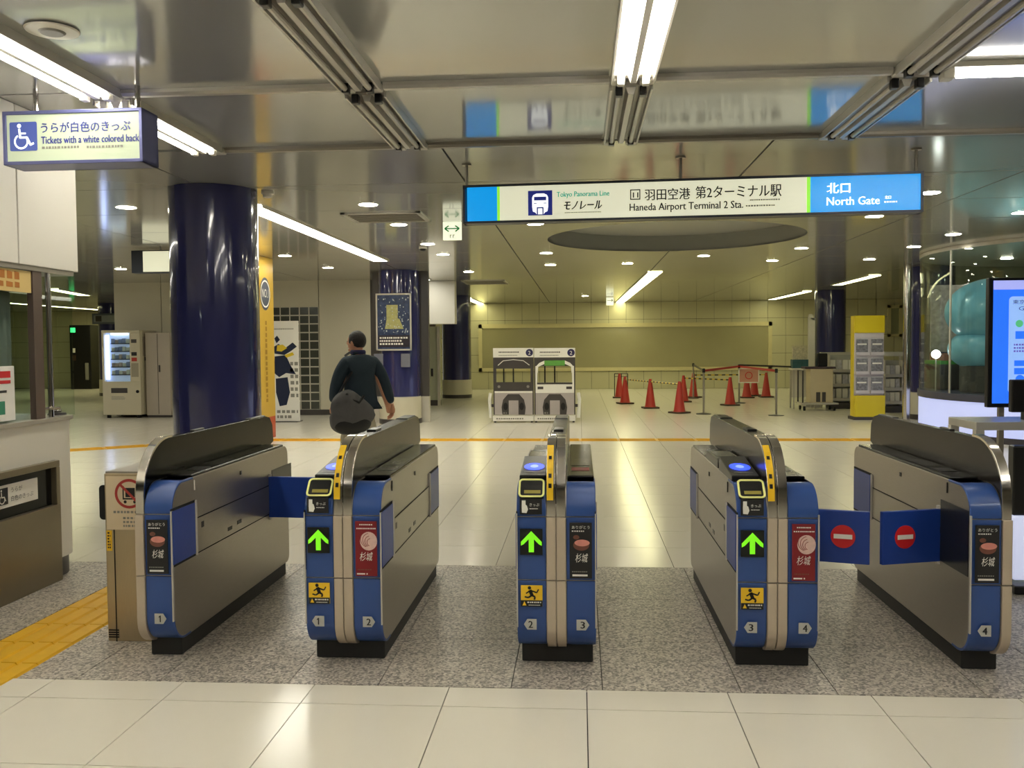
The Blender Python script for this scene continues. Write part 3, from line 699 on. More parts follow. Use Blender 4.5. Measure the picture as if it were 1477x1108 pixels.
def gate(cx, label, nl, nr, door=None, lposter=None):
    """nl / nr: lane numbers shown left and right of the strip (None: that half is not there)"""
    g = thing('ticket_gate', label, 'ticket gate', (cx, GY, 0), group='row of ticket gates')
    L = -.18 if nl else 0.; Rr = .18 if nr else 0.
    MB().box(L + .012, Rr - .012, .12, 1.70, 0, .1).build('plinth', 'plinth', g, bevel=.006)
    MB().prism(body_prof, L, Rr, 'yz').build('body', 'steel', g, smooth=True, bevel=.004)
    for s, num in ((-1, nl), (1, nr)):
        if not num: continue
        x0, x1 = (L - .002, -.047) if s < 0 else (.047, Rr + .002)
        for zlo, zhi in ((.716, 2), (.421, .711), (0, .416)):
            shell(zlo, zhi, x0, x1).build('front_panel', 'blue', g, smooth=True, bevel=.003)
        MB().box(s * .181 - .003, s * .181 + .003, .002, .016, .2, .73).build('edge_trim', 'alu', g)
        number_tag(g, s * .117, .216, num, s)
        if s < 0 and nr or (s < 0 and not nr and False):
            # entry side: arrow, slip warning, ticket slot, card reader
            O = (0, -.0025, 0)
            ap = MB().box(-.166, -.062, -.0015, .004, .539, .660).build('arrow_display', ledm, g)
            xc, z0 = -.114, .552
            MB().poly([(xc - .012, z0), (xc + .012, z0), (xc + .012, z0 + .06), (xc + .035, z0 + .037), (xc + .048, z0 + .03), (xc + .048, z0 + .048), (xc, z0 + .098), (xc - .048, z0 + .048), (xc - .048, z0 + .03), (xc - .035, z0 + .037), (xc - .012, z0 + .06)], O).build('green_arrow', 'green', ap)
            wp = MB().box(-.164, -.064, -.0015, .004, .299, .397).build('warning_sticker', 'yellow', g)
            mb = MB().rect(-.164, -.064, .299, .328, O); mb.disc(-.124, .386, .008, O); mb.bar(-.122, .376, -.112, .350, .016, O); mb.bar(-.12, .374, -.09, .364, .007, O); mb.bar(-.09, .364, -.082, .38, .006, O); mb.bar(-.122, .372, -.14, .36, .006, O)
            mb.bar(-.113, .352, -.098, .344, .009, O); mb.bar(-.098, .344, -.102, .331, .008, O); mb.bar(-.112, .352, -.13, .34, .008, O); mb.bar(-.13, .34, -.146, .345, .007, O); mb.build('running_figure', 'print_black', wp)
            mb = MB().poly([(-.157, .304), (-.138, .304), (-.1475, .324)], (0, -.0035, 0)); mb.build('caution_triangle', 'yellow', wp)
            MB().lines(-.134, -.068, .313, .325, 1, (0, -.0035, 0), 8).lines(-.128, -.072, .303, .309, 1, (0, -.0035, 0), 4).build('lettering', 'print_white', wp)
            tp = MB().box(-.166, -.064, -.0015, .004, .727, .80).build('ticket_sticker', 'print_black', g)
            mb = MB().poly([(-.156, .735), (-.135, .733), (-.128, .75), (-.133, .768), (-.139, .772), (-.139, .792), (-.156, .792), (-.157, .76)], O); mb.text('きっぷ', (-.121, -.0025, .765), .045, .014); mb.lines(-.121, -.08, .75, .757, 1, O, 7); mb.build('hand_and_lettering', 'print_white', tp)
            # ticket slot: a ring on the curved shoulder
            c = Vector((0, .044, .846)); V = Vector((0, sin(RAD(42)), cos(RAD(42)))); N = Vector((0, -cos(RAD(42)), sin(RAD(42)))); cc = Vector((-.113, .046, .835)) + N * .004
            sl = MB().add([cc + Vector((a, 0, 0)) + V * b + N * d for d in (-.01, .008) for a, b in rrect(-.058, .058, -.048, .048, .016)], [tuple(range(24))[::-1], tuple(range(24, 48))] + [(i, (i + 1) % 24, 24 + (i + 1) % 24, 24 + i) for i in range(24)]).build('ticket_slot', 'black', g)
            MB().tube([cc + Vector((a, 0, 0)) + V * b + N * .009 for a, b in rrect(-.056, .056, -.046, .046, .016)], .005, 6, True).build('slot_ring', slotm, sl, smooth=True)
            MB().add([cc + Vector((a, 0, 0)) + V * b + N * .0095 for a, b in ((-.034, -.03), (.042, -.03), (.042, -.012), (-.034, -.012))], [(0, 1, 2, 3)]).build('slot_mouth', mat('slot_mouth', (150, 140, 60), rough=.4), sl)
            # sloping reader
            rd = MB().prism([(.17, .852), (.17, .884), (.56, .93), (.58, .852)], -.178, -.05, 'yz').build('card_reader', 'black', g, bevel=.006)
            an = math.atan2(.046, .39); V = Vector((0, cos(an), sin(an))); O = Vector((-.114, .33, .884 + .16 * math.tan(an) + .002))
            MB().disc(0, 0, .05, O, (1, 0, 0), V, rz=.07).build('reader_ring', bluelit, rd); MB().disc(0, 0, .02, O + Vector((0, 0, .0015)), (1, 0, 0), V, rz=.03).build('reader_core', bluelit2, rd)
            O = O - V * .105; MB().rect(-.045, .045, -.006, .006, O, (1, 0, 0), V).build('reader_line', 'print_grey', rd)
            MB().prism([(.62, .852), (.62, .9), (.66, .905), (1.05, .905), (1.1, .852)], -.176, -.05, 'yz').build('display_hood', 'black', g, bevel=.006)
            MB().box(-.165, -.062, .75, .98, .905, .907).build('status_display', mat('lcd', (104, 104, 84), rough=.2), g)
            MB().box(-.176, -.05, 1.12, 1.66, .852, .866).build('top_cover', 'fin', g, bevel=.004)
        else:
            poster(g, s * .113 - .051, s * .113 + .051, 'dark' if (num in '13' and s > 0) or (s < 0) else 'red')
            MB().box(x0 + .004 if s < 0 else .05, -.05 if s < 0 else x1 - .004, .25, 1.66, .852, .871).build('top_cover', 'blackglass', g, bevel=.006)
            mb = MB(); xx = s * .113
            mb.rect(xx - .05, xx + .05, .62, .9, (0, 0, .8725), (1, 0, 0), (0, 1, 0)); mb.build('display_window', mat('display_window', (44, 44, 42), rough=.15), g)
            MB().rect(xx - .045, xx + .045, .42, .54, (0, 0, .8725), (1, 0, 0), (0, 1, 0)).build('top_label', redm if num == '3' else mat('label_grey', (60, 58, 54), rough=.3), g)
            mb = MB(); mb.text('出口' if False else 'FZ', (xx - .02, .7, .8735), .04, .06, (1, 0, 0), (0, 1, 0)) if num == '2' else mb.lines(xx - .04, xx + .04, .5, .52, 1, (0, 0, 0)); 
            if num == '2': mb.build('display_symbol', 'print_grey', g)
        # side of the lane: retracted flaps, access panel, gaps
        X = s * .18
        for y0, y1, zz0, zz1, nm in ((.0, .265, .47, .728, 'front'), (1.39, 1.72, .462, .712, 'rear')):
            if door == (s, nm):
                MB().box(X - .001 * s, X + .003 * s, y0 + .03, y1 + .08, zz0 - .02, zz1 + .02).build('flap_pocket', 'black', g)
                continue
            MB().box(X - .002 * s, X + .003 * s, y0 + .004, y1 + .012, zz0 - .012, zz1 + .012).build('flap_pocket', 'dark', g)
            MB().box(X - .002 * s, X + .007 * s, y0 + .01, y1, zz0, zz1).build('flap_door', 'blue_door', g, bevel=.002)
            yy = y1 + .012 if nm == 'front' else y0 - .016
            MB().tube([(X + .004 * s, yy, zz0 - .01), (X + .004 * s, yy, zz1 + .01)], .008, 8).build('hinge_post', 'alu', g, smooth=True)
        MB().box(X - .002 * s, X + .0025 * s, .30, 1.37, .478, .640).build('access_panel', 'steel', g)
        mb = MB(); mb.box(X - .001 * s, X + .0015 * s, .14, 1.39, .462, .467); mb.box(X - .001 * s, X + .0015 * s, .30, 1.37, .641, .646); mb.build('panel_gap', 'dark', g)
        for yy, zz, w, h in ((.36, .60, .03, .03), (.72, .505, .06, .02), (.86, .515, .06, .02), (.9, .79, .022, .022)):
            MB().box(X, X + .004 * s, yy - w / 2, yy + w / 2, zz - h / 2, zz + h / 2).build('lock', 'black', g)
        MB().box(X, X + .004 * s, .27, .276, .79, .84).build('sensor_slit', 'print_white' if num == '1' and s > 0 else 'black', g)
        if door and door[0] == s:
            front = door[1] == 'front'; hy = .36 if front else 1.37; a = RAD(-17) if front else RAD(-4)
            lf = thing('flap', 'x', 'x')                                      # becomes a part of this gate
            bpy.data.objects.remove(lf)
            Lf = .32; n_ = 12
            mb = MB().box(0, Lf, -.012, .012, .445, .70)
            ang = a if s > 0 else pi - a
            mt = Matrix.Rotation(ang, 4, 'Z'); mb.v = [tuple(mt @ Vector(p) + Vector((X, hy, 0))) for p in mb.v]
            lf = mb.build('flap_door', 'blue_door', g, bevel=.004)
            mb = MB(); mb.tube([(X + .006 * s, hy, .43), (X + .006 * s, hy, .715)], .011, 10).build('hinge_post', 'alu', g, smooth=True)
            if front:
                def P(x, z, off): 
                    q = mt @ Vector((x, off * (1 if s < 0 else -1), z)) + Vector((X, hy, 0)); return tuple(q)
                cx_, cz_ = .20, .575
                mb = MB(); mb.add([P(cx_ + .056 * cos(2 * pi * i / 28), cz_ + .056 * sin(2 * pi * i / 28), .0145) for i in range(28)], [tuple(range(28))]); mb.build('no_entry_disc', 'red', lf)
                mb = MB(); mb.add([P(x, z, .0165) for x, z in ((cx_ - .042, cz_ - .011), (cx_ + .042, cz_ - .011), (cx_ + .042, cz_ + .011), (cx_ - .042, cz_ + .011))], [(0, 1, 2, 3)]); mb.build('no_entry_bar', 'print_white', lf)
    # centre strips, steel nose and fin
    for s in (-1, 1):
        if (s < 0 and not nl) or (s > 0 and not nr): continue
        xa, xb = (-.044, -.002) if s < 0 else (.002, .044)
        o = [(.022, .711), (.022, .30)] + [(.022 + .12 * (1 - cos(RAD(a))), .215 - .12 * sin(RAD(a))) for a in range(0, 91, 10)]
        i = [(p[0] + .02, p[1] if p[1] > .2 else p[1] + .02) for p in o]
        up = [p for p in o if p[1] > .42] + [(.022, .421)]; lo = [(.022, .416)] + [p for p in o if p[1] < .41]
        MB().prism([(.004, .711), (.004, .421), (.03, .421), (.03, .711)], xa, xb, 'yz').build('centre_strip', 'beige', g, bevel=.002)
        lo = [(.004, .416)] + [(.004 + .13 * (1 - cos(RAD(a))), .205 - .13 * sin(RAD(a))) for a in range(0, 91, 10)]; li = [(.14, .1), (.05, .2), (.03, .416)]
        MB().prism(lo + li, xa, xb, 'yz').build('centre_strip', 'beige', g, smooth=True, bevel=.002)
        po = fin_path(.014); pi_ = fin_path(.0)
        po = po + [(.34, 1.064)]; pi_ = pi_ + [(.34, 1.05)]
        MB().prism(po + pi_[::-1], xa, xb, 'yz').build('steel_nose', 'chrome', g, smooth=True, bevel=.002)
    fp = fin_path(.002) + [(.34, 1.052), (1.72, 1.05), (1.80, 1.035), (1.85, .985), (1.865, .87), (1.8, .85), (.2, .85), (.2, .713)]
    MB().prism(fp, -.043 if nl else .001, .043 if nr else -.001, 'yz').build('fin', 'blackglass' if nr == '1' and not nl else 'fin', g, smooth=True, bevel=.003)
    cxm = (0 if nl and nr else .022 if nr else -.022); hw = .025 if nl and nr else .012
    MB().box(cxm - hw, cxm + hw, .62, .76, 1.05, 1.062).build('fin_cap', 'black', g, bevel=.004)
    MB().box(cxm - hw * 1.5, cxm + hw * 1.5, 1.45, 1.72, 1.048, 1.056).build('fin_cap', 'black', g, bevel=.004)
    if nl and nr:
        pts = simplify([p for p in fin_path(.0155) if p[1] > .77])
        pts = [(.0145, .79)] + [p for p in fin_path(.0155) if p[1] > .80]; pts = [p for p in pts if p[1] < 1.03]
        ys = MB()
        for (a, b) in zip(pts[:-1], pts[1:]): ys.add([(-.042, a[0], a[1]), (-.012, a[0], a[1]), (-.012, b[0], b[1]), (-.042, b[0], b[1])], [(0, 1, 2, 3)])
        ys = ys.build('caution_strip', 'yellow', g)
        mb = MB()
        for zz in (.82, .855, .885, .96, .985):
            q = min(pts, key=lambda p: abs(p[1] - zz)); k = pts.index(q); q2 = pts[min(k + 1, len(pts) - 1)]
            if q == q2: continue
            dv = Vector((q2[0] - q[0], q2[1] - q[1])); nn = Vector((-dv.y, dv.x)).normalized() * .001
            mb.add([(-.034, q[0] + nn.x, q[1] + nn.y), (-.02, q[0] + nn.x, q[1] + nn.y), (-.02, q[0] + nn.x + dv.x * .45, q[1] + nn.y + dv.y * .45), (-.034, q[0] + nn.x + dv.x * .45, q[1] + nn.y + dv.y * .45)], [(0, 1, 2, 3)])
        mb.build('lettering', 'print_black', ys)
    return g
gate(-2.12, 'leftmost ticket gate with a black fin and a blue flap stretched across its far end', None, '1', (1, 'rear'))
gate(-1.112, 'ticket gate numbered 1 and 2 with a red meat poster', '1', '2')
gate(-.113, 'middle ticket gate numbered 2 and 3, seen straight from the front', '2', '3')
gate(.888, 'ticket gate numbered 3 and 4 with a closed no entry flap on its right', '3', '4', (1, 'front'))
gate(1.912, 'rightmost ticket gate numbered 4 with a closed no entry flap on its left', '4', None, (-1, 'front'))
# steel cabinet that stands left of the first gate
a = on_z(156, 925, 0); ax, ay = a.x, a.y; bxr = -2.122
cb = thing('steel_cabinet', 'brushed steel cabinet with a no cart notice beside the leftmost gate', 'cabinet', (ax, ay, 0))
cw = bxr - ax; ch = .868
MB().box(0, cw, 0, 1.1, 0, ch).build('body', 'steel_front', cb, bevel=.006)
MB().box(.004, cw, .01, 1.1, ch, ch + .008).build('top_plate', 'alu_dark', cb)
MB().box(.045, .050, -.002, 0, .0, .60).build('panel_gap', 'dark', cb)
for i in range(4): MB().box(.006, .06, -.003, 0, .02 + i * .012, .026 + i * .012).build('vent_slit', 'dark', cb)
nt_ = MB().box(.012, cw - .004, -.005, 0, .58, .853).build('notice', mat('notice_cream', (216, 198, 166), rough=.4), cb)
rc, rz_ = .135, .765
MB().ring(rc, rz_, .062, .076, (0, -.0065, 0)).bar(rc - .048, rz_ + .048, rc + .048, rz_ - .048, .013, (0, -.0065, 0)).build('prohibition_ring', mat('notice_red', (176, 58, 52), rough=.5), nt_)
mb = MB(); Oc = (rc, -.0058, rz_)
for a_ in ((-.035, -.028, -.03, .04), (-.035, .04, -.03, -.022)): mb.rect(*a_, Oc)
mb.disc(-.022, -.042, .008, Oc).disc(.028, -.042, .008, Oc); mb.rect(-.02, .03, -.018, .03, Oc); mb.build('cart_symbol', 'print_black', nt_)
MB().lines(.05, cw - .015, .66, .682, 1, (0, -.0065, 0), 21).lines(.1, cw - .015, .59, .65, 3, (0, -.0065, 0), 22).build('small_print', 'print_grey', nt_)
ys = MB().box(.008, .036, -.003, 0, .47, .575).build('caution_strip', 'yellow', cb); MB().lines(.014, .03, .48, .57, 6, (0, -.0045, 0), 31).build('lettering', 'print_black', ys)
MB().prism(rrect(-.055, .0, .62, .80, .02), .05, .14, 'xz').build('sensor_box', 'black', cb, smooth=True)

# ================================================================== STAFF BOOTH AT THE LEFT
BX = -3.42
pa, pb, pc_ = on_x(47, 480, BX - .03).y, on_x(60, 480, BX - .03).y, on_x(71, 480, BX - .03).y
bt = struct('wall_booth', label='white staff booth with a glazed counter at the left edge')
def booth_outline(x, yend, r, inner=0):
    return [(-6.4, -2)] + [(x, -2), (x, yend - r)] + [(x - r + r * cos(RAD(a)), yend - r + r * sin(RAD(a))) for a in range(10, 91, 10)] + [(-6.4, yend)]
MB().prism(booth_outline(BX, 6.02, .25), .13, 1.035, 'xy').build('counter_wall', 'white', bt, smooth=True)
MB().prism(booth_outline(BX - .02, 6.0, .24), 0, .13, 'xy').build('skirting', 'slate', bt, smooth=True)
MB().prism(booth_outline(BX + .02, 6.04, .26), 1.035, 1.06, 'xy').build('counter_top', mat('counter_grey', (170, 164, 150), rough=.35), bt, smooth=True)
MB().box(-6.4, BX, 5.35, 6.0, 2.03, CEIL - .002).build('fascia_panel', 'white', bt, bevel=.004)
for i in range(5): MB().box(-6.4, BX, 5.344 - 1.5 * (i + 1), 5.344 - 1.5 * i - .006, 2.03, CEIL - .002).build('fascia_panel', 'white', bt, bevel=.004)
MB().box(-6.3, BX - .01, -2, 5.96, 2.0, 2.03).build('window_head', 'alu_dark', bt)
MB().box(BX - .07, BX - .062, -2, pa, 1.06, 2.0).build('window_pane', 'glass', bt)
MB().box(-6.35, BX - .02, 5.93, 5.945, 1.06, 2.0).build('window_pane', 'glass', bt)
MB().box(BX - .06, BX - .02, pa, pb, 1.06, 2.0).build('window_post', mat('bronze_post', (120, 104, 96), rough=.3, metal=.6), bt)
MB().tube([(BX - .03, pc_, 1.06), (BX - .03, pc_, 2.0)], .018, 12).build('window_post', 'chrome', bt, smooth=True)
MB().tube([(BX - .05, pc_ - .08, 1.12), (BX + .03, pc_, 1.12)], .01).build('window_latch', 'chrome', bt)
MB().box(-6.35, -6.3, -2, 5.9, 0, 2.03).build('inner_wall', mat('booth_inner', (150, 160, 154), rough=.6), bt)
t = thing('booth_fill_lamp', 'added fill tube that brightens the inside of the staff booth', 'light', (-4.7, 3.0, 2.0))  # lamp added to lift the dark booth interior
MB().box(-.06, .06, 0, 1.3, -.02, 0).build('housing', 'white', t); MB().tube([(0, .05, -.035), (0, 1.25, -.035)], .016, 8).build('tube', mat('booth_fill_tube', (255, 250, 236), rough=.4, var=0, emit=5.), t, smooth=True)
# curtain behind the pane
v = []; f = []; n = 70
for i in range(n + 1):
    y = pa - .55 + .53 * i / n; x = BX - .16 + .022 * sin(i * .9) + .008 * sin(i * 2.3); v += [(x, y, 1.07), (x + .004 * sin(i), y, 1.86)]
for i in range(n): f.append((2 * i, 2 * i + 2, 2 * i + 3, 2 * i + 1))
cu = MB(); cu.add(v, f); cu = cu.build('curtain', mat('curtain_grey', (156, 160, 150), rough=.8), smooth=True); tag(cu, 'grey pleated curtain drawn to the end of the booth window', 'curtain')
MB().tube([(BX - .16, 2, 1.875), (BX - .16, 5.66, 1.875)], .012).build('curtain_rail', 'chrome', bt)
# header sign and notice in the window
hs = thing('booth_sign', 'beige signboard with orange lettering inside the booth window', 'sign', (BX - .045, pa - .01, 0))
MB().box(0, .02, -2.0, 0, 1.86, 1.995).build('board', mat('beige_board', (214, 186, 120), rough=.4), hs)
tm_ = mat('print_orange', (176, 110, 40), rough=.5)
mb = MB()
rr = random.Random(3)
for row, (z0, z1) in enumerate(((1.935, 1.985), (1.885, 1.92))):
    yy = -.12
    while yy > -1.6:
        w = .045 + .02 * rr.random(); mb.poly([(yy - w, z0), (yy, z0), (yy, z1 - .012 * rr.random()), (yy - w, z1)], (.022, 0, 0), (0, 1, 0)); yy -= w * 1.4
mb.build('lettering', tm_, hs)
nb = thing('window_notice', 'white notice with red and green print leaning in the booth window', 'notice', (BX - .04, on_x(20, 540, BX - .03).y, 1.075))
MB().box(0, .012, -.55, 0, 0, .33).build('sheet', 'print_white', nb)
MB().rect(-.5, -.04, .26, .3, (.014, 0, 0), (0, 1, 0)).rect(-.5, -.04, .225, .245, (.014, 0, 0), (0, 1, 0)).build('red_print', 'red', nb)
MB().rect(-.5, -.1, .04, .12, (.014, 0, 0), (0, 1, 0)).build('green_print', mat('print_green', (60, 140, 110), rough=.5), nb)
MB().rect(-.45, -.08, .17, .185, (.014, 0, 0), (0, 1, 0)).build('small_print', 'print_black', nb)
# steel ticket hatch below the counter, with the small wheelchair notice
hx = BX + .045
hb = thing('ticket_hatch', 'brushed steel hatch box with a dark recess under the booth counter', 'counter box', (hx, 5.64, 0))
hs_ = mat('hatch_steel', (128, 118, 96), rough=.32, metal=.7, var=.1, vscale=3)
MB().box(-.045, 0, -2.4, 0, 0, .50).build('lower_panel', hs_, hb, bevel=.004)
MB().box(-.045, 0, -2.4, 0, .745, .785).box(-.045, 0, -.04, 0, .5, .745).build('frame', hs_, hb, bevel=.004)
MB().box(-.045, -.038, -2.4, -.04, .5, .745).build('dark_recess', 'blackglass', hb)
ns = MB().box(-.037, -.03, -.62, -.2, .565, .70).build('small_notice', 'print_white', hb)
mb = MB(); Ow = Vector((-.0285, -.60, .585))
mb.rect(0, .10, 0, .10, Ow, (0, 1, 0)); mb.build('symbol_ground', 'print_black', ns)
mb = MB(); Oq = Vector((-.027, -.60, .585))
mb.disc(.036, .086, .007, Oq, (0, 1, 0)).bar(.036, .076, .039, .045, .0075, Oq, (0, 1, 0)).bar(.036, .046, .064, .046, .007, Oq, (0, 1, 0)).bar(.063, .047, .076, .02, .007, Oq, (0, 1, 0)).ring(.042, .032, .02, .026, Oq, (0, 1, 0), a0=RAD(120), a1=RAD(385)).build('wheelchair_figure', 'print_white', ns)
MB().text('うらが', (-.0285, -.47, .648), .11, .03, (0, 1, 0)).text('白色のきっぷ', (-.0285, -.47, .595), .22, .032, (0, 1, 0)).build('lettering', 'print_black', ns)
p = on_y(88, 606, 5.95)
t = thing('call_bell', 'small round call bell on the rounded end of the booth counter', 'bell', (BX - .12, 5.9, 1.06)); MB().lathe([(.06, 0), (.055, .015), (.02, .02)], n=20).build('base', 'slate', t, smooth=True); MB().ball((0, 0, .03), (.03, .03, .02)).build('button', 'chrome', t, smooth=True)

# ================================================================== FURTHER BACK, LEFT
# snack machine
vy = 19.1; vx0 = on_y(148, 560, vy).x; vx1 = on_y(203, 560, vy).x; VW = vx1 - vx0; VH = 1.92
vm = thing('snack_machine', 'cream vending machine with a lit glass front full of packets', 'vending machine', (vx0, vy, 0))
crm = mat('machine_cream', (206, 198, 172), rough=.4, var=.03)
MB().box(0, VW, .1, .78, .07, VH).box(0, VW, 0, .1, .07, .80).box(0, VW, 0, .1, VH - .06, VH).box(0, .05, 0, .1, .8, VH - .06).box(VW - .23, VW, 0, .1, .8, VH - .06).build('cabinet', crm, vm, bevel=.008)
for xx in (.06, VW - .12): MB().box(xx, xx + .06, .05, .12, 0, .07).box(xx, xx + .06, .65, .72, 0, .07).build('foot', 'black', vm)
MB().box(.05, VW - .23, .085, .1, .8, VH - .06).build('back_liner', mat('machine_inner', (170, 182, 210), rough=.5, emit=.35), vm)
MB().box(.07, .14, .03, .07, .84, VH - .1).build('side_lamp', mat('machine_lamp', (196, 204, 255), rough=.5, emit=2.2, var=0), vm)
MB().box(.2, VW - .28, .02, .06, VH - .1, VH - .07).build('top_lamp', mat('machine_lamp2', (240, 246, 255), rough=.5, emit=3., var=0), vm)
for i in range(5):
    z = VH - .27 - .17 * i
    sh = MB().box(.2, VW - .24, .01, .085, z - .035, z - .015).build('shelf', 'slate', vm)
    rr = random.Random(i)
    for k in range(5):
        x = .205 + k * (VW - .45) / 5
        MB().box(x, x + (VW - .45) / 5 * .8, .03, .07, z - .015, z + .06 + .03 * rr.random()).build('snack_packet', ['print_white', mat('pk_a', (150, 160, 200), rough=.4), mat('pk_b', (196, 176, 170), rough=.4)][rr.randrange(3)], sh)
MB().box(.05, VW - .23, .002, .006, .8, VH - .06).build('window_pane', 'glass', vm)
MB().box(.19, VW - .3, -.006, .01, .55, .66).build('delivery_flap', 'slate', vm, bevel=.01)
MB().lathe([(.035, 0), (.035, .012)], (0, 0, 0), 16).build('coin_return', 'black', vm, (VW - .07, -.003, .58)).rotation_euler = (pi / 2, 0, 0)
MB().lines(.2, VW - .35, .40, .48, 3, (0, -.002, 0), 11).build('small_print', 'print_grey', vm)
for zz, m_ in ((1.68, 'slate'), (1.40, 'print_black'), (1.28, 'cone')): MB().box(VW - .19, VW - .07, -.004, .002, zz - .04, zz + .04).build('button_panel', m_, vm)
MB().box(VW - .2, VW - .04, -.004, .002, .9, 1.2).build('price_panel', mat('price_panel', (160, 152, 130), rough=.5), vm)
mb = MB()
for i in range(3): mb.poly([(.12 + .2 * i, 1.35), (.26 + .2 * i, 1.35), (.26 + .2 * i, 1.78 - .05 * i), (.12 + .2 * i, 1.78)], (VW + .003, 0, 0), (0, 1, 0))
mb.build('side_print', mat('side_print', (176, 164, 148), rough=.5), vm)
MB().rect(.2, .3, 1.25, 1.33, (VW + .004, 0, 0), (0, 1, 0)).rect(.4, .48, 1.26, 1.33, (VW + .004, 0, 0), (0, 1, 0)).build('side_symbols', 'slate', vm)
# steel cupboard next to it, partly behind the big column
cx0 = vx1 + .05
t = thing('locker', 'grey cream locker between the snack machine and the big blue column', 'locker', (cx0, 19.25, 0))
MB().box(0, .55, 0, .62, .05, 1.86).build('cabinet', mat('locker', (182, 172, 158), rough=.4), t, bevel=.006); MB().box(.02, .53, .02, .6, 0, .05).build('plinth', 'slate', t); MB().box(.27, .28, -.003, 0, .08, 1.84).build('door_gap', 'dark', t); MB().box(.3, .33, -.02, 0, 1.0, 1.15).build('handle', 'slate', t)
# black cabinet with a small green light
bx0, bx1 = on_y(101, 520, 33.2).x, on_y(131, 520, 33.2).x
t = thing('black_cabinet', 'tall black cabinet with a green exit light at far left', 'cabinet', (bx0, 33.2, 0)); w = bx1 - bx0; h = on_y(110, 469, 33.2).z
MB().box(0, w, 0, .6, 0, h).build('body', 'black', t, bevel=.02)
MB().box(.05, .24, -.01, 0, h - .28, h - .1).build('exit_light', mat('exit_lamp', (60, 220, 120), rough=.5, emit=1.2), t)
MB().box(.12, .22, -.01, 0, h - 1.05, h - .88).build('white_label', 'print_white', t); MB().box(.1, .24, -.01, 0, h - 1.35, h - 1.15).build('brown_label', 'cone_base', t); MB().box(w - .22, w - .08, -.04, 0, .35, 1.0).build('side_handle', 'print_grey', t, bevel=.02)
# direction plate on the far left column
t = MB().box(-.42, .42, -.46, -.43, 2.32, 2.66).build('column_sign', mat('plate_grey', (96, 104, 120), rough=.4), c5)
MB().box(-.36, .36, -.47, -.46, 2.38, 2.60).build('plate_print', mat('plate_pale', (150, 156, 160), rough=.5), t); MB().rect(-.3, -.1, 2.4, 2.58, (0, -.473, 0)).build('plate_symbol', 'slate', t)
# yellow advertising pillar
f0 = on_z(398, 630, 0); px_ = f0.x
yp = struct('pillar_1', label='square pillar wrapped in a yellow advertisement behind the first gate')
adm = mat('ad_yellow', (192, 158, 60), rough=.35, var=.06, vscale=3)
MB().box(px_ - .72, px_, 13.6, f0.y, .36, CEIL - .002).build('yellow_wrap', adm, yp); MB().box(px_ - .72, px_, 13.6, f0.y, 0, .36).build('red_base', mat('ad_red', (176, 72, 36), rough=.4), yp)
ymid = (on_x(382, 420, px_).y); zc = on_x(382, 424, px_).z
oy = MB().disc(ymid, zc, .24, (px_ + .004, 0, 0), (0, 1, 0), rz=.27).build('oval_badge', mat('badge_grey', (70, 76, 92), rough=.4), yp)
MB().ring(ymid, zc, .2, .225, (px_ + .007, 0, 0), (0, 1, 0)).text('NO.1', (px_ + .007, ymid - .15, zc - .06), .3, .14, (0, 1, 0)).build('badge_print', 'print_white', oy)
mb = MB(); rr = random.Random(5); z = 1.95
while z > .6:
    h = .07 + .04 * rr.random(); mb.rect(ymid - .05 + .03 * rr.random(), ymid + .05, z - h * .7, z, (px_ + .005, 0, 0), (0, 1, 0)); z -= h
mb.build('vertical_print', mat('ad_print', (150, 116, 44), rough=.5), yp)
# standing board with a printed figure
a = on_z(396, 609, 0); b = on_z(432, 609, 0); y = a.y; bw = b.x - a.x; bh = on_y(415, 463, y).z
t = thing('standing_board', 'white standing board printed with dark blue and yellow shapes beside the glass blocks', 'standee', (a.x, y, 0))
MB().box(0, bw, 0, .04, .02, bh).build('board', 'print_white', t); MB().box(.03, bw - .03, -.05, .3, 0, .02).build('foot', 'slate', t)
dk = mat('figure_navy', (24, 34, 62), rough=.5); yl = mat('figure_yellow', (220, 190, 40), rough=.5)
O = (0, -.003, 0); sc = bh / 145
def bp(px, py): return ((px - 396) / 36 * bw, (609 - py) / 146 * bh)
mb = MB()
for P in ([(397, 500), (404, 496), (412, 503), (424, 494), (430, 500), (422, 506), (412, 512), (398, 510)], [(398, 514), (414, 512), (420, 526), (428, 540), (414, 538), (404, 544), (397, 538)], [(399, 546), (416, 544), (419, 566), (414, 584), (404, 586), (399, 566)], [(398, 488), (402, 484), (406, 490), (401, 495)]): mb.poly([bp(*q) for q in P], O)
mb.build('navy_shapes', dk, t)
mb = MB()
for P in ([(402, 498), (410, 497), (416, 502), (408, 507), (401, 506)], [(412, 512), (424, 508), (426, 512), (415, 516)]): mb.poly([bp(*q) for q in P], (0, -.006, 0))
mb.build('yellow_shapes', yl, t)
mb = MB(); mb.lines(bp(398, 0)[0], bp(426, 0)[0], bp(0, 476)[1], bp(0, 473)[1], 1, O, 4); mb.lines(bp(420, 0)[0], bp(431, 0)[0], bp(0, 575)[1], bp(0, 520)[1], 6, O, 14); mb.lines(bp(400, 0)[0], bp(430, 0)[0], bp(0, 605)[1], bp(0, 590)[1], 2, O, 15); mb.build('small_print', 'print_grey', t)
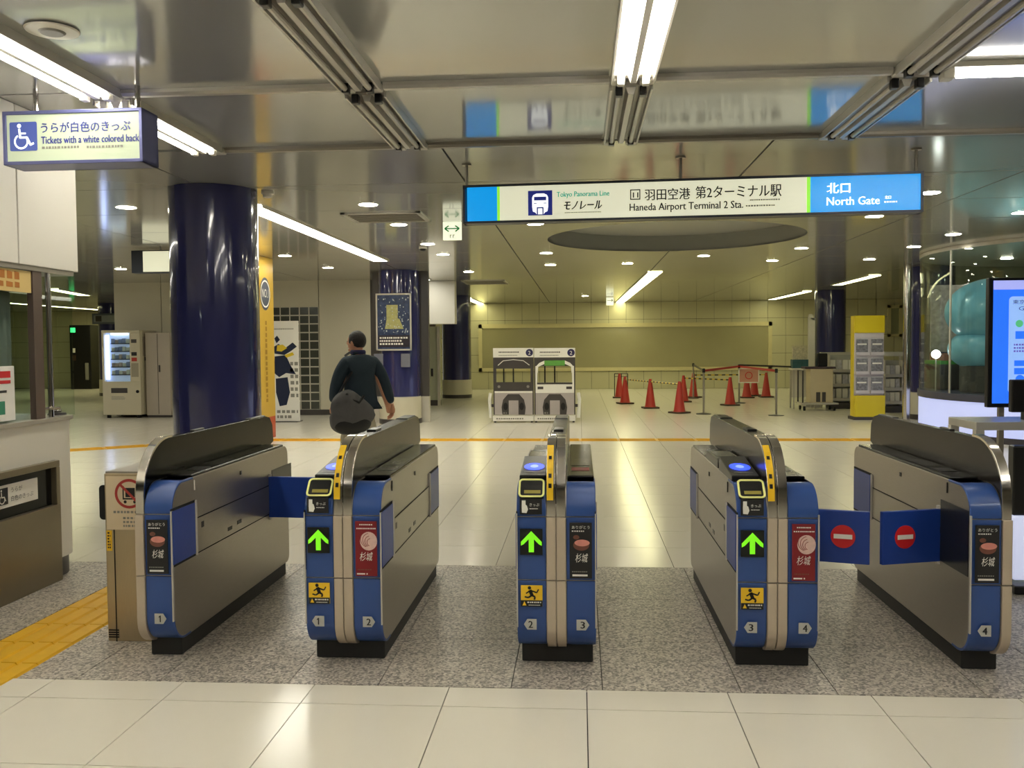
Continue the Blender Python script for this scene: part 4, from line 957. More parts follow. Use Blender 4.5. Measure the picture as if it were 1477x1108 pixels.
# framed poster on the second column
py_ = 17.75 - .45; a = on_y(543, 506, py_); b = on_y(593, 423, py_)
t = thing('framed_poster', 'framed night scene poster hung on the blue column', 'poster', (a.x, py_ - .02, a.z)); w = b.x - a.x; h = b.z - a.z
MB().box(0, w, 0, .03, 0, .03).box(0, w, 0, .03, h - .03, h).box(0, .03, 0, .03, 0, h).box(w - .03, w, 0, .03, 0, h).build('frame', 'alu', t, bevel=.004)
pm_ = mat('poster_night', (62, 74, 104), rough=.2, var=.7, vscale=14); MB().box(.03, w - .03, .012, .028, .03, h - .03).build('print', pm_, t)
MB().rect(w * .3, w * .62, h * .48, h * .8, (0, .010, 0)).poly([(w * .25, h * .38), (w * .78, h * .38), (w * .66, h * .56), (w * .3, h * .54)], (0, .009, 0)).build('lit_building', mat('poster_gold', (170, 168, 110), rough=.4, var=.4, vscale=18), t)
rr = random.Random(9); mb = MB()
for i in range(90):
    u, v = .06 + .86 * rr.random(), .3 + .62 * rr.random(); q = .01 + .02 * rr.random(); mb.rect(w * u, w * (u + q), h * v, h * (v + q * .8), (0, .0085, 0))
mb.build('city_lights', mat('poster_lights', (190, 200, 206), rough=.4, var=.3, vscale=30), t, kind='stuff')
MB().rect(w * .06, w * .94, h * .06, h * .27, (0, .010, 0)).build('dark_footer', mat('poster_foot', (44, 38, 50), rough=.3), t)
MB().lines(w * .1, w * .9, h * .09, h * .25, 3, (0, .008, 0), 5).build('small_print', 'print_white', t)
for q in (546, 585):
    c = on_y(q, 514, py_); s_ = MB().box(c.x - .09 - a.x, c.x + .09 - a.x, .0, .03, -.32, -.06).build('holder', mat('holder_grey', (110, 112, 126), rough=.4), t, bevel=.01)

# ================================================================== MONORAIL PHOTO BOARDS
ka = on_z(709, 609, 0); kb = on_z(832, 609, 0); ky = ka.y
PXM = F / ky
def kboard(px0, px1, label, kind):
    x0 = on_y(px0, 600, ky).x; w = on_y(px1, 600, ky).x - x0; h = on_y((px0 + px1) / 2, 501, ky).z
    t = thing('train_photo_board', label, 'photo board', (x0, ky, 0), group='train front photo boards')
    def X(u): return u * w
    def Z(v): return v * h                        # u, v: share of the board's width and height
    hd = MB().box(X(0), X(1), 0, .03, Z(.865), Z(.99)).build('header', 'print_white', t)
    MB().lines(X(.14), X(.66), Z(.92), Z(.95), 1, (0, -.003, 0), 7).lines(X(.14), X(.62), Z(.885), Z(.9), 1, (0, -.003, 0), 3).build('lettering', 'slate', hd)
    bd = MB().disc(X(.9), Z(.927), w * .09, (0, -.005, 0)).build('number_badge', mat('badge_indigo', (44, 40, 84), rough=.4), hd); MB().text('2', (X(.87), -.008, Z(.9)), w * .06, h * .05).build('number', 'print_white', bd)
    fr = 'black'
    [MB().box(X(u), X(u + .03), 0, .03, Z(.1), Z(.865)).build('side_post', 'slate', t) for u in (0, .97)]
    # cut-out windows
    zb, zt = (.535, .715) if kind == 0 else (.53, .75)
    wm_ = 'slate' if kind == 0 else 'print_white'
    MB().poly([(X(.03), Z(zt)), (X(.97), Z(zt)), (X(.97), Z(.865)), (X(.03), Z(.865))], (0, 0, 0)).box(X(.03), X(.97), 0.001, .03, Z(zt), Z(.865)).build('roof', 'slate', t)
    if kind == 0:
        MB().tube([(X(.12), -.005, Z(.76)), (X(.25), -.005, Z(.82)), (X(.5), -.005, Z(.835)), (X(.75), -.005, Z(.82)), (X(.9), -.005, Z(.76))], .008, 6).build('roof_line', 'print_white', t)
    else:
        mb = MB()
        for a0, a1, b0, b1 in ((.05, .74, .12, .79), (.12, .79, .26, .825)): pass
        mb.poly([(X(.05), Z(.66)), (X(.09), Z(.66)), (X(.1), Z(.74)), (X(.26), Z(.78)), (X(.26), Z(.825)), (X(.12), Z(.79)), (X(.06), Z(.755))], (0, -.004, 0)).build('white_brow', 'print_white', t); mb = MB().poly([(X(.95), Z(.66)), (X(.94), Z(.755)), (X(.88), Z(.79)), (X(.74), Z(.825)), (X(.74), Z(.78)), (X(.9), Z(.74)), (X(.91), Z(.66))], (0, -.004, 0)).build('white_brow', 'print_white', t)
        MB().rect(X(.25), X(.75), Z(.755), Z(.825), (0, -.006, 0)).build('green_brow', mat('train_green', (96, 160, 70), rough=.5, var=.2, vscale=20), t)
    for u in (.26, .5): MB().box(X(u - .018), X(u + .018), 0, .03, Z(zb), Z(zt)).build('window_bar', 'black', t)
    [MB().box(X(u), X(u + .045), 0, .03, Z(zb), Z(zt)).build('window_side', wm_, t) for u in (.03, .925)]
    MB().box(X(.03), X(.97), 0, .03, Z(.415), Z(zb)).build('nose_band', wm_, t)
    if kind: 
        for u in (.08, .78): MB().rect(X(u), X(u + .14), Z(.44), Z(.475), (0, -.004, 0)).build('head_lamp', 'slate', t)
        MB().rect(X(.07), X(.93), Z(.505), Z(.53), (0, -.004, 0)).build('window_sill_band', 'slate', t)
    else:
        for u in (.86, .14): MB().disc(X(u), Z(.475), w * .035, (0, -.004, 0)).build('head_lamp', 'print_grey', t)
    bodym = mat('train_grey', (176, 168, 166), rough=.45, var=.05)
    MB().poly([(X(.03), Z(.39)), (X(.97), Z(.39)), (X(.97), Z(.1)), (X(.03), Z(.1))], (0, 0, 0)).box(X(.03), X(.97), .001, .03, Z(.1), Z(.39)).build('body_panel', bodym, t)
    MB().rect(X(.03), X(.97), Z(.39), Z(.415), (0, -.003, 0)).box(X(.03), X(.97), 0, .03, Z(.39), Z(.415)).build('belt_line', 'print_white', t)
    ar = MB().poly([(X(.22), Z(.1)), (X(.2), Z(.2)), (X(.24), Z(.3)), (X(.36), Z(.375)), (X(.64), Z(.375)), (X(.76), Z(.3)), (X(.8), Z(.2)), (X(.78), Z(.1))], (0, -.003, 0)).build('skirt_arch', 'slate', t)
    MB().rect(X(.38), X(.62), Z(.1), Z(.29), (0, -.005, 0)).build('track_beam', bodym, ar)
    for u in (.3, .7): MB().disc(X(u), Z(.21), w * .055, (0, -.005, 0), rz=h * .05).build('guide_wheel', 'black', ar)
    MB().lines(X(.24), X(.36), Z(.105), Z(.14), 1, (0, -.005, 0), 2).build('small_print', 'print_grey', ar)
    bs = MB().box(X(0), X(1), -.12, .15, .03, Z(.085)).build('base', 'print_white', t)
    MB().lines(X(.08), X(.9), Z(.035), Z(.07), 1, (0, -.124, 0), 6).build('lettering', 'print_grey', bs)
    for u in (.02, .93): MB().box(X(u), X(u + .05), -.1, .13, 0, .03).build('foot', 'black', t)
    s = -1 if kind == 0 else 1; xx = X(0) - .06 if s < 0 else X(1) + .06
    MB().tube([(xx, .05, .08), (xx + s * .02, .05, Z(.3)), (xx, .05, Z(.39))], .035, 8).build('side_handle', 'print_white', t, smooth=True)
    MB().box(min(xx, xx - s * .08), max(xx, xx - s * .08), .03, .07, Z(.2), Z(.24)).build('handle_bracket', 'slate', t)
kboard(712, 770, 'train photo board with dark cab front, left of the pair', 0)
kboard(771, 830, 'train photo board with white cab and green brow, right of the pair', 1)

# ================================================================== LONG DISPLAY BOARD ON THE FAR WALL
wy = 31.6
a = on_y(691, 536, wy); b = on_y(1113, 464, wy)
t = thing('display_board', 'very long framed glass display board on the far cream wall', 'display board', (a.x, wy - .08, a.z)); w = b.x - a.x; h = b.z - a.z
fm = mat('board_frame', (216, 206, 160), rough=.4)
MB().box(0, w, 0, .08, 0, .12).box(0, w, 0, .08, h - .14, h).box(0, .12, 0, .08, 0, h).box(w - .12, w, 0, .08, 0, h).build('frame', fm, t)
MB().box(.12, w - .12, .04, .078, .12, h - .14).build('back_panel', mat('board_back', (172, 166, 130), rough=.12, var=.08, vscale=1.2, coat=.5), t)

# ================================================================== CONES, BARS AND BELT POSTS
c0 = thing('traffic_cone', 'x', 'traffic cone', (0, 0, 0), group='red traffic cones')
MB().prism(rrect(-.19, .19, -.19, .19, .05), 0, .035, 'xy').build('base', 'cone_base', c0)
MB().lathe([(.145, .035), (.125, .06), (.035, .68), (.03, .70)], n=24).build('body', 'cone', c0, smooth=True)
MB().lathe([(.045, .60), (.042, .63)], n=16).build('bar_ring', 'black', c0, smooth=True)
CN = [(893.5, 574, 'dark red cone furthest left, half hidden behind another cone'), (901.6, 582.5, 'red cone at the left end of the striped bar'), (938, 589, 'single red cone between two striped bars'), (980, 596, 'nearest red cone at the right end of the striped bar'),
      (986, 580, 'red cone just behind the nearest cone'), (1000, 573.5, 'small dark cone behind the slim post'), (1053, 585, 'red cone standing left of the framed notice'), (1077, 574, 'red cone under the left of the framed notice'), (1088, 571, 'red cone under the right of the framed notice'), (1105, 573, 'red cone right of the framed notice')]
CP = []
for i, (px, py, lb) in enumerate(CN):
    p = on_z(px, py, 0); CP.append(p)
    if i == 0: c0.location = p; c0['label'] = lb
    else: dup(c0, p, rz=random.random(), label=lb)
zebra = striped('bar_stripes', (30, 28, 24), (206, 176, 60), 5.)
def cbar(i, j, z, label):
    a, b = CP[i], CP[j]; d = b - a
    o = MB().tube([(0, 0, 0), (d.length, 0, 0)], .017, 8).build('cone_bar', zebra, None, (a.x, a.y, z), smooth=True); o.rotation_euler = (0, 0, math.atan2(d.y, d.x)); tag(o, label, 'bar', 'striped cone bars')
cbar(1, 2, .63, 'black and yellow striped bar from the left cones to the single cone'); cbar(2, 3, .635, 'striped bar from the single cone to the nearest cone')
cbar(4, 6, .63, 'lower striped bar running to the cone left of the notice'); cbar(5, 9, .64, 'rear striped bar running behind the framed notice')
sp0 = thing('belt_post', 'x', 'belt post', (0, 0, 0), group='belt barrier posts')
MB().lathe([(.16, 0), (.16, .012), (.05, .03)], n=28).build('base', 'slate', sp0, smooth=True)
MB().tube([(0, 0, .02), (0, 0, .93)], .024, 12).build('post', 'alu_dark', sp0, smooth=True)
MB().lathe([(.032, .90), (.032, .98), (.02, .99)], n=16).build('belt_head', 'black', sp0, smooth=True)
PP = []
for i, (px, py, lb) in enumerate(((1015, 597.5, 'slim belt post in front of the dark cone'), (1066, 581.5, 'belt post holding the framed notice'), (1119.5, 599.5, 'rightmost belt post, nearest to the viewer'), (1000, 575, 'far belt post behind the slim one'))):
    p = on_z(px, py, 0); PP.append(p)
    if i == 0: sp0.location = p; sp0['label'] = lb
    else: dup(sp0, p, label=lb)
def belt(p, q, m, label, z=.94, h=.05):
    d = q - p; o = MB().box(.03, d.length - .03, -.003, .003, -h / 2, h / 2).build('barrier_belt', m, None, (p.x, p.y, z)); o.rotation_euler = (0, 0, math.atan2(d.y, d.x)); tag(o, label, 'belt', 'barrier belts')
rb = mat('belt_red', (170, 44, 40), rough=.6); bb = M['black']
belt(PP[0], PP[1], rb, 'red belt from the slim post to the post with the notice'); belt(PP[1], PP[2], rb, 'red belt running right from the framed notice')
belt(PP[3], PP[0], bb, 'black belt between the far post and the slim post')
q = on_z(1142, 590, 0); belt(PP[1] + Vector((0, .05, 0)), Vector((q.x, q.y, 0)), bb, 'long black belt running to the white side table', .975, .04)
a = on_y(1065, 552.5, PP[1].y - .06); b = on_y(1095, 531, PP[1].y - .06)
t = thing('framed_notice', 'small white framed notice on the barrier in front of two cones', 'notice', (a.x, PP[1].y - .08, a.z)); w = b.x - a.x; h = b.z - a.z
MB().box(0, w, 0, .02, 0, .025).box(0, w, 0, .02, h - .025, h).box(0, .025, 0, .02, 0, h).box(w - .025, w, 0, .02, 0, h).build('frame', 'print_white', t)
MB().box(.025, w - .025, .008, .016, .025, h - .025).build('sheet', mat('notice_pink', (206, 150, 130), rough=.5, var=.1, vscale=8), t)
MB().ring(w / 2, h / 2, h * .2, h * .25, (0, .006, 0)).build('symbol', 'red', t)
a = on_z(888, 575, 0); t = thing('wire_stand', 'black wire stand behind the cones at the left', 'stand', (a.x, a.y + .8, 0))
for x in (0, .2, .38): MB().tube([(x, 0, 0), (x, 0, .68)], .014, 6).build('leg', 'black', t)
MB().tube([(0, 0, .68), (.38, 0, .68)], .014, 6).build('top_rail', 'black', t); MB().tube([(0, 0, .6), (.38, 0, .6)], .01, 6).build('lower_rail', 'black', t)

# ================================================================== RIGHT BACK: LEAFLET RACKS, TROLLEY, SIDE TABLE
a = on_z(1233, 606, 0); b = on_z(1277, 606, 0); ry = a.y; rw = b.x - a.x; rh = on_y(1255, 455, ry).z
yr = mat('rack_yellow', (222, 200, 34), rough=.4, var=.04)
t = thing('leaflet_rack', 'tall yellow leaflet rack with six pockets of booklets', 'leaflet rack', (a.x, ry, 0))
MB().box(0, rw, .12, .32, .06, rh).build('back_board', yr, t, bevel=.01); MB().box(-.02, rw + .02, 0, .4, 0, .06).build('foot', 'slate', t)
MB().box(0, rw, 0, .12, .06, .48).build('lower_box', yr, t, bevel=.008); MB().box(0, rw, .06, .12, rh - .34, rh).build('header', yr, t, bevel=.008)
lm = mat('leaflet_print', (128, 128, 134), rough=.4, var=.95, vscale=22); lm2 = mat('leaflet_pale', (196, 196, 200), rough=.4, var=.4, vscale=18); acr = mat('acrylic', (206, 200, 204), rough=.2)
MB().box(.01, rw - .01, .085, .12, .48, rh - .34).build('pocket_board', acr, t)
for r in range(3):
    z = .52 + r * (rh - .92) / 3
    for c in range(2):
        pk = MB().box(.02 + c * rw / 2, (c + 1) * rw / 2 - .02, .02, .10, z, z + .06).build('pocket', acr, t)
        for k in range(2):
            MB().box(.03 + c * rw / 2, (c + 1) * rw / 2 - .035, .045 + .018 * k, .052 + .018 * k, z + .02, z + .31 + .02 * k).build('booklet', lm if k == 0 else lm2, pk)
        MB().rect(.05 + c * rw / 2, (c + 1) * rw / 2 - .06, z + .2, z + .23, (0, .043, 0)).build('booklet_print', 'print_white', pk)
def whiterack(px0, px1, pyb, pyt, y, cols, label, extra=0):
    a = on_y(px0, pyb, y); w = on_y(px1, pyb, y).x - a.x; h = on_y((px0 + px1) / 2, pyt, y).z
    t = thing('pamphlet_shelf', label, 'shelf', (a.x, y, 0), group='white pamphlet shelves')
    MB().box(0, w, .2, .3, 0, h).build('back_panel', mat('shelf_grey', (170, 170, 164), rough=.4), t); MB().box(0, w, -.02, .3, 0, .14).build('plinth', 'slate', t)
    for s in (0, w - .02): MB().box(s, s + .02, 0, .3, .14, h).build('side', 'alu', t)
    for r in range(3):
        z = .2 + r * (h - .25) / 3
        sh = MB().box(.02, w - .02, .0, .2, z - .02, z).box(.02, w - .02, 0, .01, z, z + .05).build('shelf', 'alu', t)
        for c in range(cols):
            x = .03 + c * (w - .06) / cols; MB().box(x, x + (w - .06) / cols * .86, .06, .1, z, z + (h - .25) / 3 * .8).build('pamphlet', 'print_white' if (c + r) % 3 else lm2, sh)
    return t
whiterack(1196, 1236, 590, 512, 21.4, 4, 'white pamphlet shelf left of the yellow rack')
whiterack(1276, 1302, 592, 520, 20.2, 3, 'white pamphlet shelf right of the yellow rack')
o = MB().box(on_y(1184, 510, 21.8).x, on_y(1303, 510, 21.8).x, 21.8, 21.92, 1.2, 1.3).build('shelf_rail', 'alu'); tag(o, 'grey metal rail above the pamphlet shelves', 'rail')
for px in (1186, 1300):
    x = on_y(px, 510, 21.8).x - 0; MB().tube([(x, 21.86, 0), (x, 21.86, 1.2)], .03).build('rail_post', 'alu', o)
# trolley with a carton
a = on_z(1156, 593, 0); ty = a.y
t = thing('trolley', 'low platform trolley carrying a cream carton and a dark box', 'trolley', (a.x, ty, 0)); tw = on_y(1210, 590, ty).x - a.x
MB().box(0, tw, 0, .55, .14, .18).build('platform', 'alu', t, bevel=.01)
for x in (.08, tw - .08):
    for y in (.08, .47): MB().lathe([(.05, -.02), (.05, .02)], n=16).build('wheel', 'black', t, (x, y, .05), smooth=True).rotation_euler = (0, pi / 2, 0)
MB().tube([(.04, .05, .18), (.04, .05, .9), (.04, .5, .9), (.04, .5, .18)], .018).build('handle', 'slate', t, smooth=True)
t2 = thing('carton', 'cream carton standing on the platform trolley', 'carton', (a.x + .2, ty + .04, .18)); MB().box(0, .5, 0, .4, 0, .76).build('box', mat('carton', (206, 192, 158), rough=.6), t2, bevel=.006); MB().box(.13, .22, -.003, 0, .02, .24).box(.26, .34, -.003, 0, .02, .24).build('dark_print', 'slate', t2)
t2 = thing('folded_cover', 'dark purple folded cover lying over the carton', 'cover', (a.x + .08, ty + .02, .94)); MB().box(0, .68, 0, .42, 0, .05).build('lower_fold', mat('purple', (70, 56, 66), rough=.6), t2, bevel=.02); MB().box(.3, .52, .1, .3, .05, .35).build('upright_box', 'black', t2, bevel=.02)
# white side table with a patterned box and a tall slim panel
a = on_z(1143, 590, 0); t = thing('side_table', 'white side table behind the belt posts', 'table', (a.x, a.y, 0)); w = .55
MB().box(0, w, 0, .4, .9, .94).build('table_top', 'white', t)
for x in (.02, w - .05):
    for y in (.02, .35): MB().box(x, x + .03, y, y + .03, 0, .9).build('leg', 'alu', t)
MB().box(.03, w - .03, .36, .38, .25, .9).build('back_panel', 'white', t)
t2 = thing('patterned_box', 'small teal and white patterned box on the side table', 'box', (a.x + .02, a.y + .1, .94)); MB().box(0, .36, 0, .2, 0, .2).build('lower_box', mat('teal_box', (50, 92, 96), rough=.5, var=.4, vscale=12), t2); MB().box(.02, .34, .04, .16, .2, .52).build('upper_box', mat('dotted_box', (196, 190, 160), rough=.5, var=.5, vscale=22), t2)
t2 = thing('slim_panel', 'tall slim white panel stand beside the dark blue column', 'panel', (a.x + .5, a.y + .62, 0)); hh = on_y(1169, 452, a.y).z; MB().box(0, .16, 0, .05, .1, hh - .08).build('panel', 'white', t2, bevel=.01); MB().prism([(0, hh - .08), (.16, hh - .16), (.1, hh), (.02, hh)], 0, .05, 'xz').build('panel_top', 'white', t2); MB().box(-.08, .24, -.15, .2, 0, .1).build('foot', 'alu', t2)
# frame on the far wall and bright post beside the showcase
a = on_y(1281, 486, 31.5); b = on_y(1302, 440, 31.5); t = thing('wall_frame', 'empty pale frame on the far wall right of the yellow rack', 'frame', (a.x, 31.52, a.z)); w = b.x - a.x; h = b.z - a.z
MB().box(0, w, 0, .06, 0, .1).box(0, w, 0, .06, h - .1, h).box(0, .1, 0, .06, 0, h).box(w - .1, w, 0, .06, 0, h).build('frame', fm, t); MB().box(.1, w - .1, .03, .06, .1, h - .1).build('panel', mat('frame_panel', (150, 152, 120), rough=.3), t)
p = on_y(1308, 500, 17.8); o = MB().lathe([(.07, 0), (.07, CEIL - .002)], n=24).build('column_7', 'chrome', None, (p.x, 17.8, 0), smooth=True); tag(o, 'thin polished steel pole left of the glass showcase', kind='structure')

# ================================================================== ROUND GLASS SHOWCASE
GC = Vector((8.42, 15.3, 0)); GR = 2.72
sc_ = thing('glass_showcase', 'large round glass showcase with a glowing pale lavender base', 'showcase', GC)
MB().lathe([(GR, .10), (GR, .60)], n=96).build('lit_base', mat('lavender_lit', (186, 196, 246), rough=.4, var=.02, emit=.42), sc_, smooth=True)
MB().lathe([(GR - .05, 0), (GR - .05, .10)], n=96).build('plinth', 'slate', sc_, smooth=True)
MB().lathe([(GR + .02, .60), (GR + .02, .71)], n=96).build('dark_band', mat('band_dark', (70, 72, 88), rough=.3), sc_, smooth=True)
gp = MB()
n = 96; v = []; f = []
for i in range(n):
    a = 2 * pi * i / n
    for r in (GR, GR - .02):
        for z in (.71, CEIL - .06): v.append((r * cos(a), r * sin(a), z))
for i in range(n):
    j = (i + 1) % n; q = 4 * i; p = 4 * j; f += [(q, p, p + 1, q + 1), (q + 2, q + 3, p + 3, p + 2), (q, q + 2, p + 2, p), (q + 1, p + 1, p + 3, q + 3)]
gp.add(v, f); gp.build('glass_wall', 'glass', sc_, smooth=True)
MB().lathe([(GR + .01, CEIL - .06), (GR + .01, CEIL - .002)], n=96).build('top_ring', 'alu', sc_, smooth=True)
for a in (193, 222, 251): MB().tube([((GR - .01) * cos(RAD(a)), (GR - .01) * sin(RAD(a)), .71), ((GR - .01) * cos(RAD(a)), (GR - .01) * sin(RAD(a)), CEIL - .06)], .018).build('glass_joint', 'alu', sc_)
for lx, ly_ in ((7.0, 14.5), (8.6, 14.0), (7.3, 16.2), (9.4, 15.6)):  # lamps added under the lid to light the showcase interior
    MB().lathe([(.09, CEIL - .07), (.09, CEIL - .062)], (lx - GC.x, ly_ - GC.y, 0), 20).build('added_fill_spot', 'down_on', sc_, smooth=True)
tl_ = mat('teal_form', (120, 180, 208), rough=.3, var=.05, coat=.3)
p = on_y(1435, 450, 15.0); q = on_y(1435, 500, 15.0)
t = thing('teal_sculpture', 'two big rounded teal forms stacked inside the glass showcase', 'sculpture', (p.x, 15.0, .72))
MB().ball((0, 0, p.z - .72), (.75, .6, .54), 32, 20).build('upper_form', tl_, t, smooth=True); MB().ball((-.02, 0, q.z - .72 - .04), (.68, .55, .38), 32, 20).build('lower_form', tl_, t, smooth=True); MB().lathe([(.5, 0), (.5, q.z - .72 - .3)], n=32).build('pedestal', 'slate', t, smooth=True)
a = on_y(1345, 530, 15.6); t = thing('display_deck', 'green and brown display deck with small models in the showcase', 'display', (on_y(1356, 530, 15.7).x, 15.7, .72))
MB().box(0, 2.6, 0, .7, 0, .42).build('deck', 'slate', t); MB().box(0, 2.6, 0, .7, .42, .48).build('green_top', mat('deck_green', (70, 140, 60), rough=.6), t)
for i in range(6): MB().box(.1 + .4 * i, .34 + .4 * i, .1, .4, .48, .58 + .12 * (i % 3)).build('model_block', [mat('mb_a', (150, 96, 80), rough=.5), 'print_white', 'slate'][i % 3], t)
t = thing('showcase_backdrop', 'patterned grey and pink backdrop panel inside the showcase', 'panel', (on_y(1343, 450, 16.6).x, 16.6, .72)); MB().box(0, .62, 0, .04, .62, 1.8).build('upper_print', mat('backdrop', (170, 160, 156), rough=.5, var=.7, vscale=12), t); MB().box(0, .62, 0, .04, .25, .60).build('lower_print', mat('backdrop2', (170, 116, 96), rough=.5, var=.3, vscale=6), t)
p = on_y(1350, 511, 15.3); t = thing('showcase_lamp', 'small bright round lamp low in the showcase', 'lamp', p); MB().ball((0, 0, 0), .07).build('bulb', mat('lamp_white', (255, 255, 250), rough=.4, var=0, emit=8), t, smooth=True); MB().tube([(0, 0, -.07), (0, 0, .72 - p.z)], .012).build('stem', 'alu', t)

# ================================================================== RIGHT FOREGROUND: DISPLAY, DESK
dy_ = 7.6; a = on_y(1424, 588, dy_); b = on_y(1424, 401, dy_); dh = b.z - a.z; dw_ = .64
t = thing('digital_display', 'upright digital display with a bright blue guide page at the right edge', 'display', (a.x, dy_, a.z))
MB().box(0, dw_, 0, .06, 0, dh).build('case', 'black', t, bevel=.006)
def dx(px): return (px - 1424) / F * dy_
def dz(py): return (588 - py) / 187 * dh
scb = mat('screen_blue', (44, 112, 240), rough=.2, var=.06, emit=.6); scl = mat('screen_light', (150, 190, 255), rough=.2, var=.02, emit=.5); scp = mat('screen_pale', (170, 178, 250), rough=.2, var=.02, emit=.5)
s_ = MB().rect(dx(1430), dw_ - .03, dz(582), dz(405), (0, -.001, 0)).build('screen', scb, t)
MB().rect(dx(1430), dw_ - .03, dz(418), dz(405), (0, -.003, 0)).build('screen_header', scp, s_)
MB().poly(rrect(dx(1451), dw_ - .06, dz(567), dz(428), .03), (0, -.003, 0)).build('screen_card', scl, s_)
sk = mat('screen_ink', (24, 40, 90), rough=.4, emit=.1)
mb = MB(); mb.text('東京モノレール', (dx(1456), -.005, dz(439)), .34, .035).text('Guide', (dx(1464), -.005, dz(448)), .16, .03); mb.build('lettering', sk, s_)
for q in ((1460, 1472, 489, 478), (1459, 1500, 528, 520), (1459, 1500, 540, 531)): MB().rect(dx(q[0]), dx(q[1]), dz(q[2]), dz(q[3]), (0, -.005, 0)).build('icon', scb, s_)
MB().disc(dx(1467), dz(547), .035, (0, -.005, 0)).build('icon', scb, s_)
MB().disc(dx(1465), dz(467), .03, (0, -.005, 0)).build('green_icon', mat('screen_green', (90, 190, 130), rough=.3, emit=.5), s_)
MB().lines(dx(1458), dx(1500), dz(509), dz(495), 3, (0, -.005, 0), 3).lines(dx(1478), dx(1510), dz(492), dz(460), 3, (0, -.005, 0), 4).build('small_print', mat('screen_violet', (120, 110, 190), rough=.4, emit=.3), s_)
for x in (.12, dw_ - .16): MB().box(x, x + .04, .06, .10, -a.z + .03, dh * .6).build('stand_leg', 'alu_dark', t)
MB().box(.02, dw_ - .02, -.2, .4, -a.z, -a.z + .03).build('stand_base', 'slate', t)
ky_ = 6.75; a = on_y(1408, 609, ky_)
t = thing('steel_desk', 'grey steel desk frame behind the rightmost gate', 'desk', (a.x, ky_, 0)); z = a.z
MB().box(0, .9, 0, .5, z - .06, z).build('desk_top', 'alu', t, bevel=.006)
for x in (0, .84):
    for y in (.0, .44): MB().box(x, x + .06, y, y + .06, 0, z - .06).build('leg', 'alu', t)
t2 = thing('black_monitor', 'black boxy monitor on the steel desk at the right edge', 'monitor', (a.x + .30, ky_ + .12, z)); MB().box(0, .4, 0, .06, .06, .3).build('screen_case', 'black', t2, bevel=.01); MB().box(.12, .28, -.04, .12, 0, .06).build('foot', 'black', t2)
ly = 5.6; a = on_y(1462, 842, ly); b = on_y(1462, 745, ly)
t = thing('lit_stand', 'pale lit stand with a black base at the right edge', 'stand', (a.x, ly, 0)); MB().box(0, .5, 0, .12, a.z + .02, b.z).build('panel', mat('stand_pale', (214, 220, 250), rough=.4, emit=.4), t, bevel=.01); MB().box(-.02, .54, -.06, .2, 0, a.z).build('base', 'black', t, bevel=.01); MB().box(0, .5, .02, .1, b.z, b.z + .42).build('dark_screen', 'black', t, bevel=.01)

# ================================================================== PERSON WALKING AWAY
def skinmesh(verts, edges, radii, subd=2, root=0):
    me = bpy.data.meshes.new('skin'); me.from_pydata(verts, edges, []); o = bpy.data.objects.new('skin', me); COL.objects.link(o)
    md = o.modifiers.new('skin', 'SKIN'); md.use_smooth_shade = True; md.branch_smoothing = .4
    for i, r in enumerate(radii):
        sv = me.skin_vertices[0].data[i]; sv.radius = r if isinstance(r, tuple) else (r, r); sv.use_root = i == root
    s = o.modifiers.new('sub', 'SUBSURF'); s.levels = subd; s.render_levels = subd
    out = bpy.data.meshes.new_from_object(o.evaluated_get(bpy.context.evaluated_depsgraph_get()))
    bpy.data.objects.remove(o); bpy.data.meshes.remove(me)
    for p in out.polygons: p.use_smooth = True
    return out
def turn_head(mb, a=RAD(32)):
    c, s_ = cos(a), sin(a); mb.v = [(x * c - (y - .045) * s_, x * s_ + (y - .045) * c + .045, z) for x, y, z in mb.v]; return mb
PY = 9.3; pc = on_y(520, 600, PY)
# local frame: +y is the way the person walks (away and to the left), x to the person's right
person = thing('person', 'person in a dark jacket and light trousers walking away past the gates', 'person', (pc.x, PY, 0), RAD(42))
skin_m = mat('skin', (196, 142, 112), rough=.55, var=.05); jk = mat('jacket_navy', (38, 52, 62), rough=.85, var=.12, vscale=12, bump=.3); tr = mat('trousers_beige', (176, 168, 146), rough=.85, var=.06); hr = mat('hair_black', (28, 24, 22), rough=.6, bump=.5, bscale=80); sh_ = mat('shoe_dark', (40, 36, 34), rough=.5)
def part(name, me, m):
    me.name = name; me.materials.clear(); me.materials.append(m); return link(name, me, person)
HZ = 1.655                                            # height of the person
# whole body, one continuous skin
bv = [(0, 0, .90), (0, .01, 1.06), (0, .0, 1.22), (0, -.01, 1.36), (0, .02, 1.42), (0, .045, 1.47), (0, .06, 1.53), (0, .065, 1.60),
      (-.15, 0, 1.35), (-.20, .06, 1.12), (-.19, .17, .92), (-.185, .20, .85),
      (.15, 0, 1.35), (.235, -.05, 1.10), (.30, -.06, .88), (.315, -.05, .80),
      (-.09, .01, .86), (-.095, .14, .49), (-.09, .08, .09), (-.09, .20, .03),
      (.09, -.01, .86), (.095, -.02, .49), (.09, -.27, .12), (.09, -.17, .03)]
be = [(0, 1), (1, 2), (2, 3), (3, 4), (4, 5), (5, 6), (6, 7), (3, 8), (8, 9), (9, 10), (10, 11), (3, 12), (12, 13), (13, 14), (14, 15), (0, 16), (16, 17), (17, 18), (18, 19), (0, 20), (20, 21), (21, 22), (22, 23)]
br = [(.14, .09), (.13, .09), (.14, .1), (.1, .08), (.06, .06), (.056, .056), (.075, .085), (.06, .07), .055, .045, .036, .03, .055, .045, .036, .03, .08, .056, .04, .035, .08, .056, .04, .035]
part('body', skinmesh(bv, be, br), skin_m)
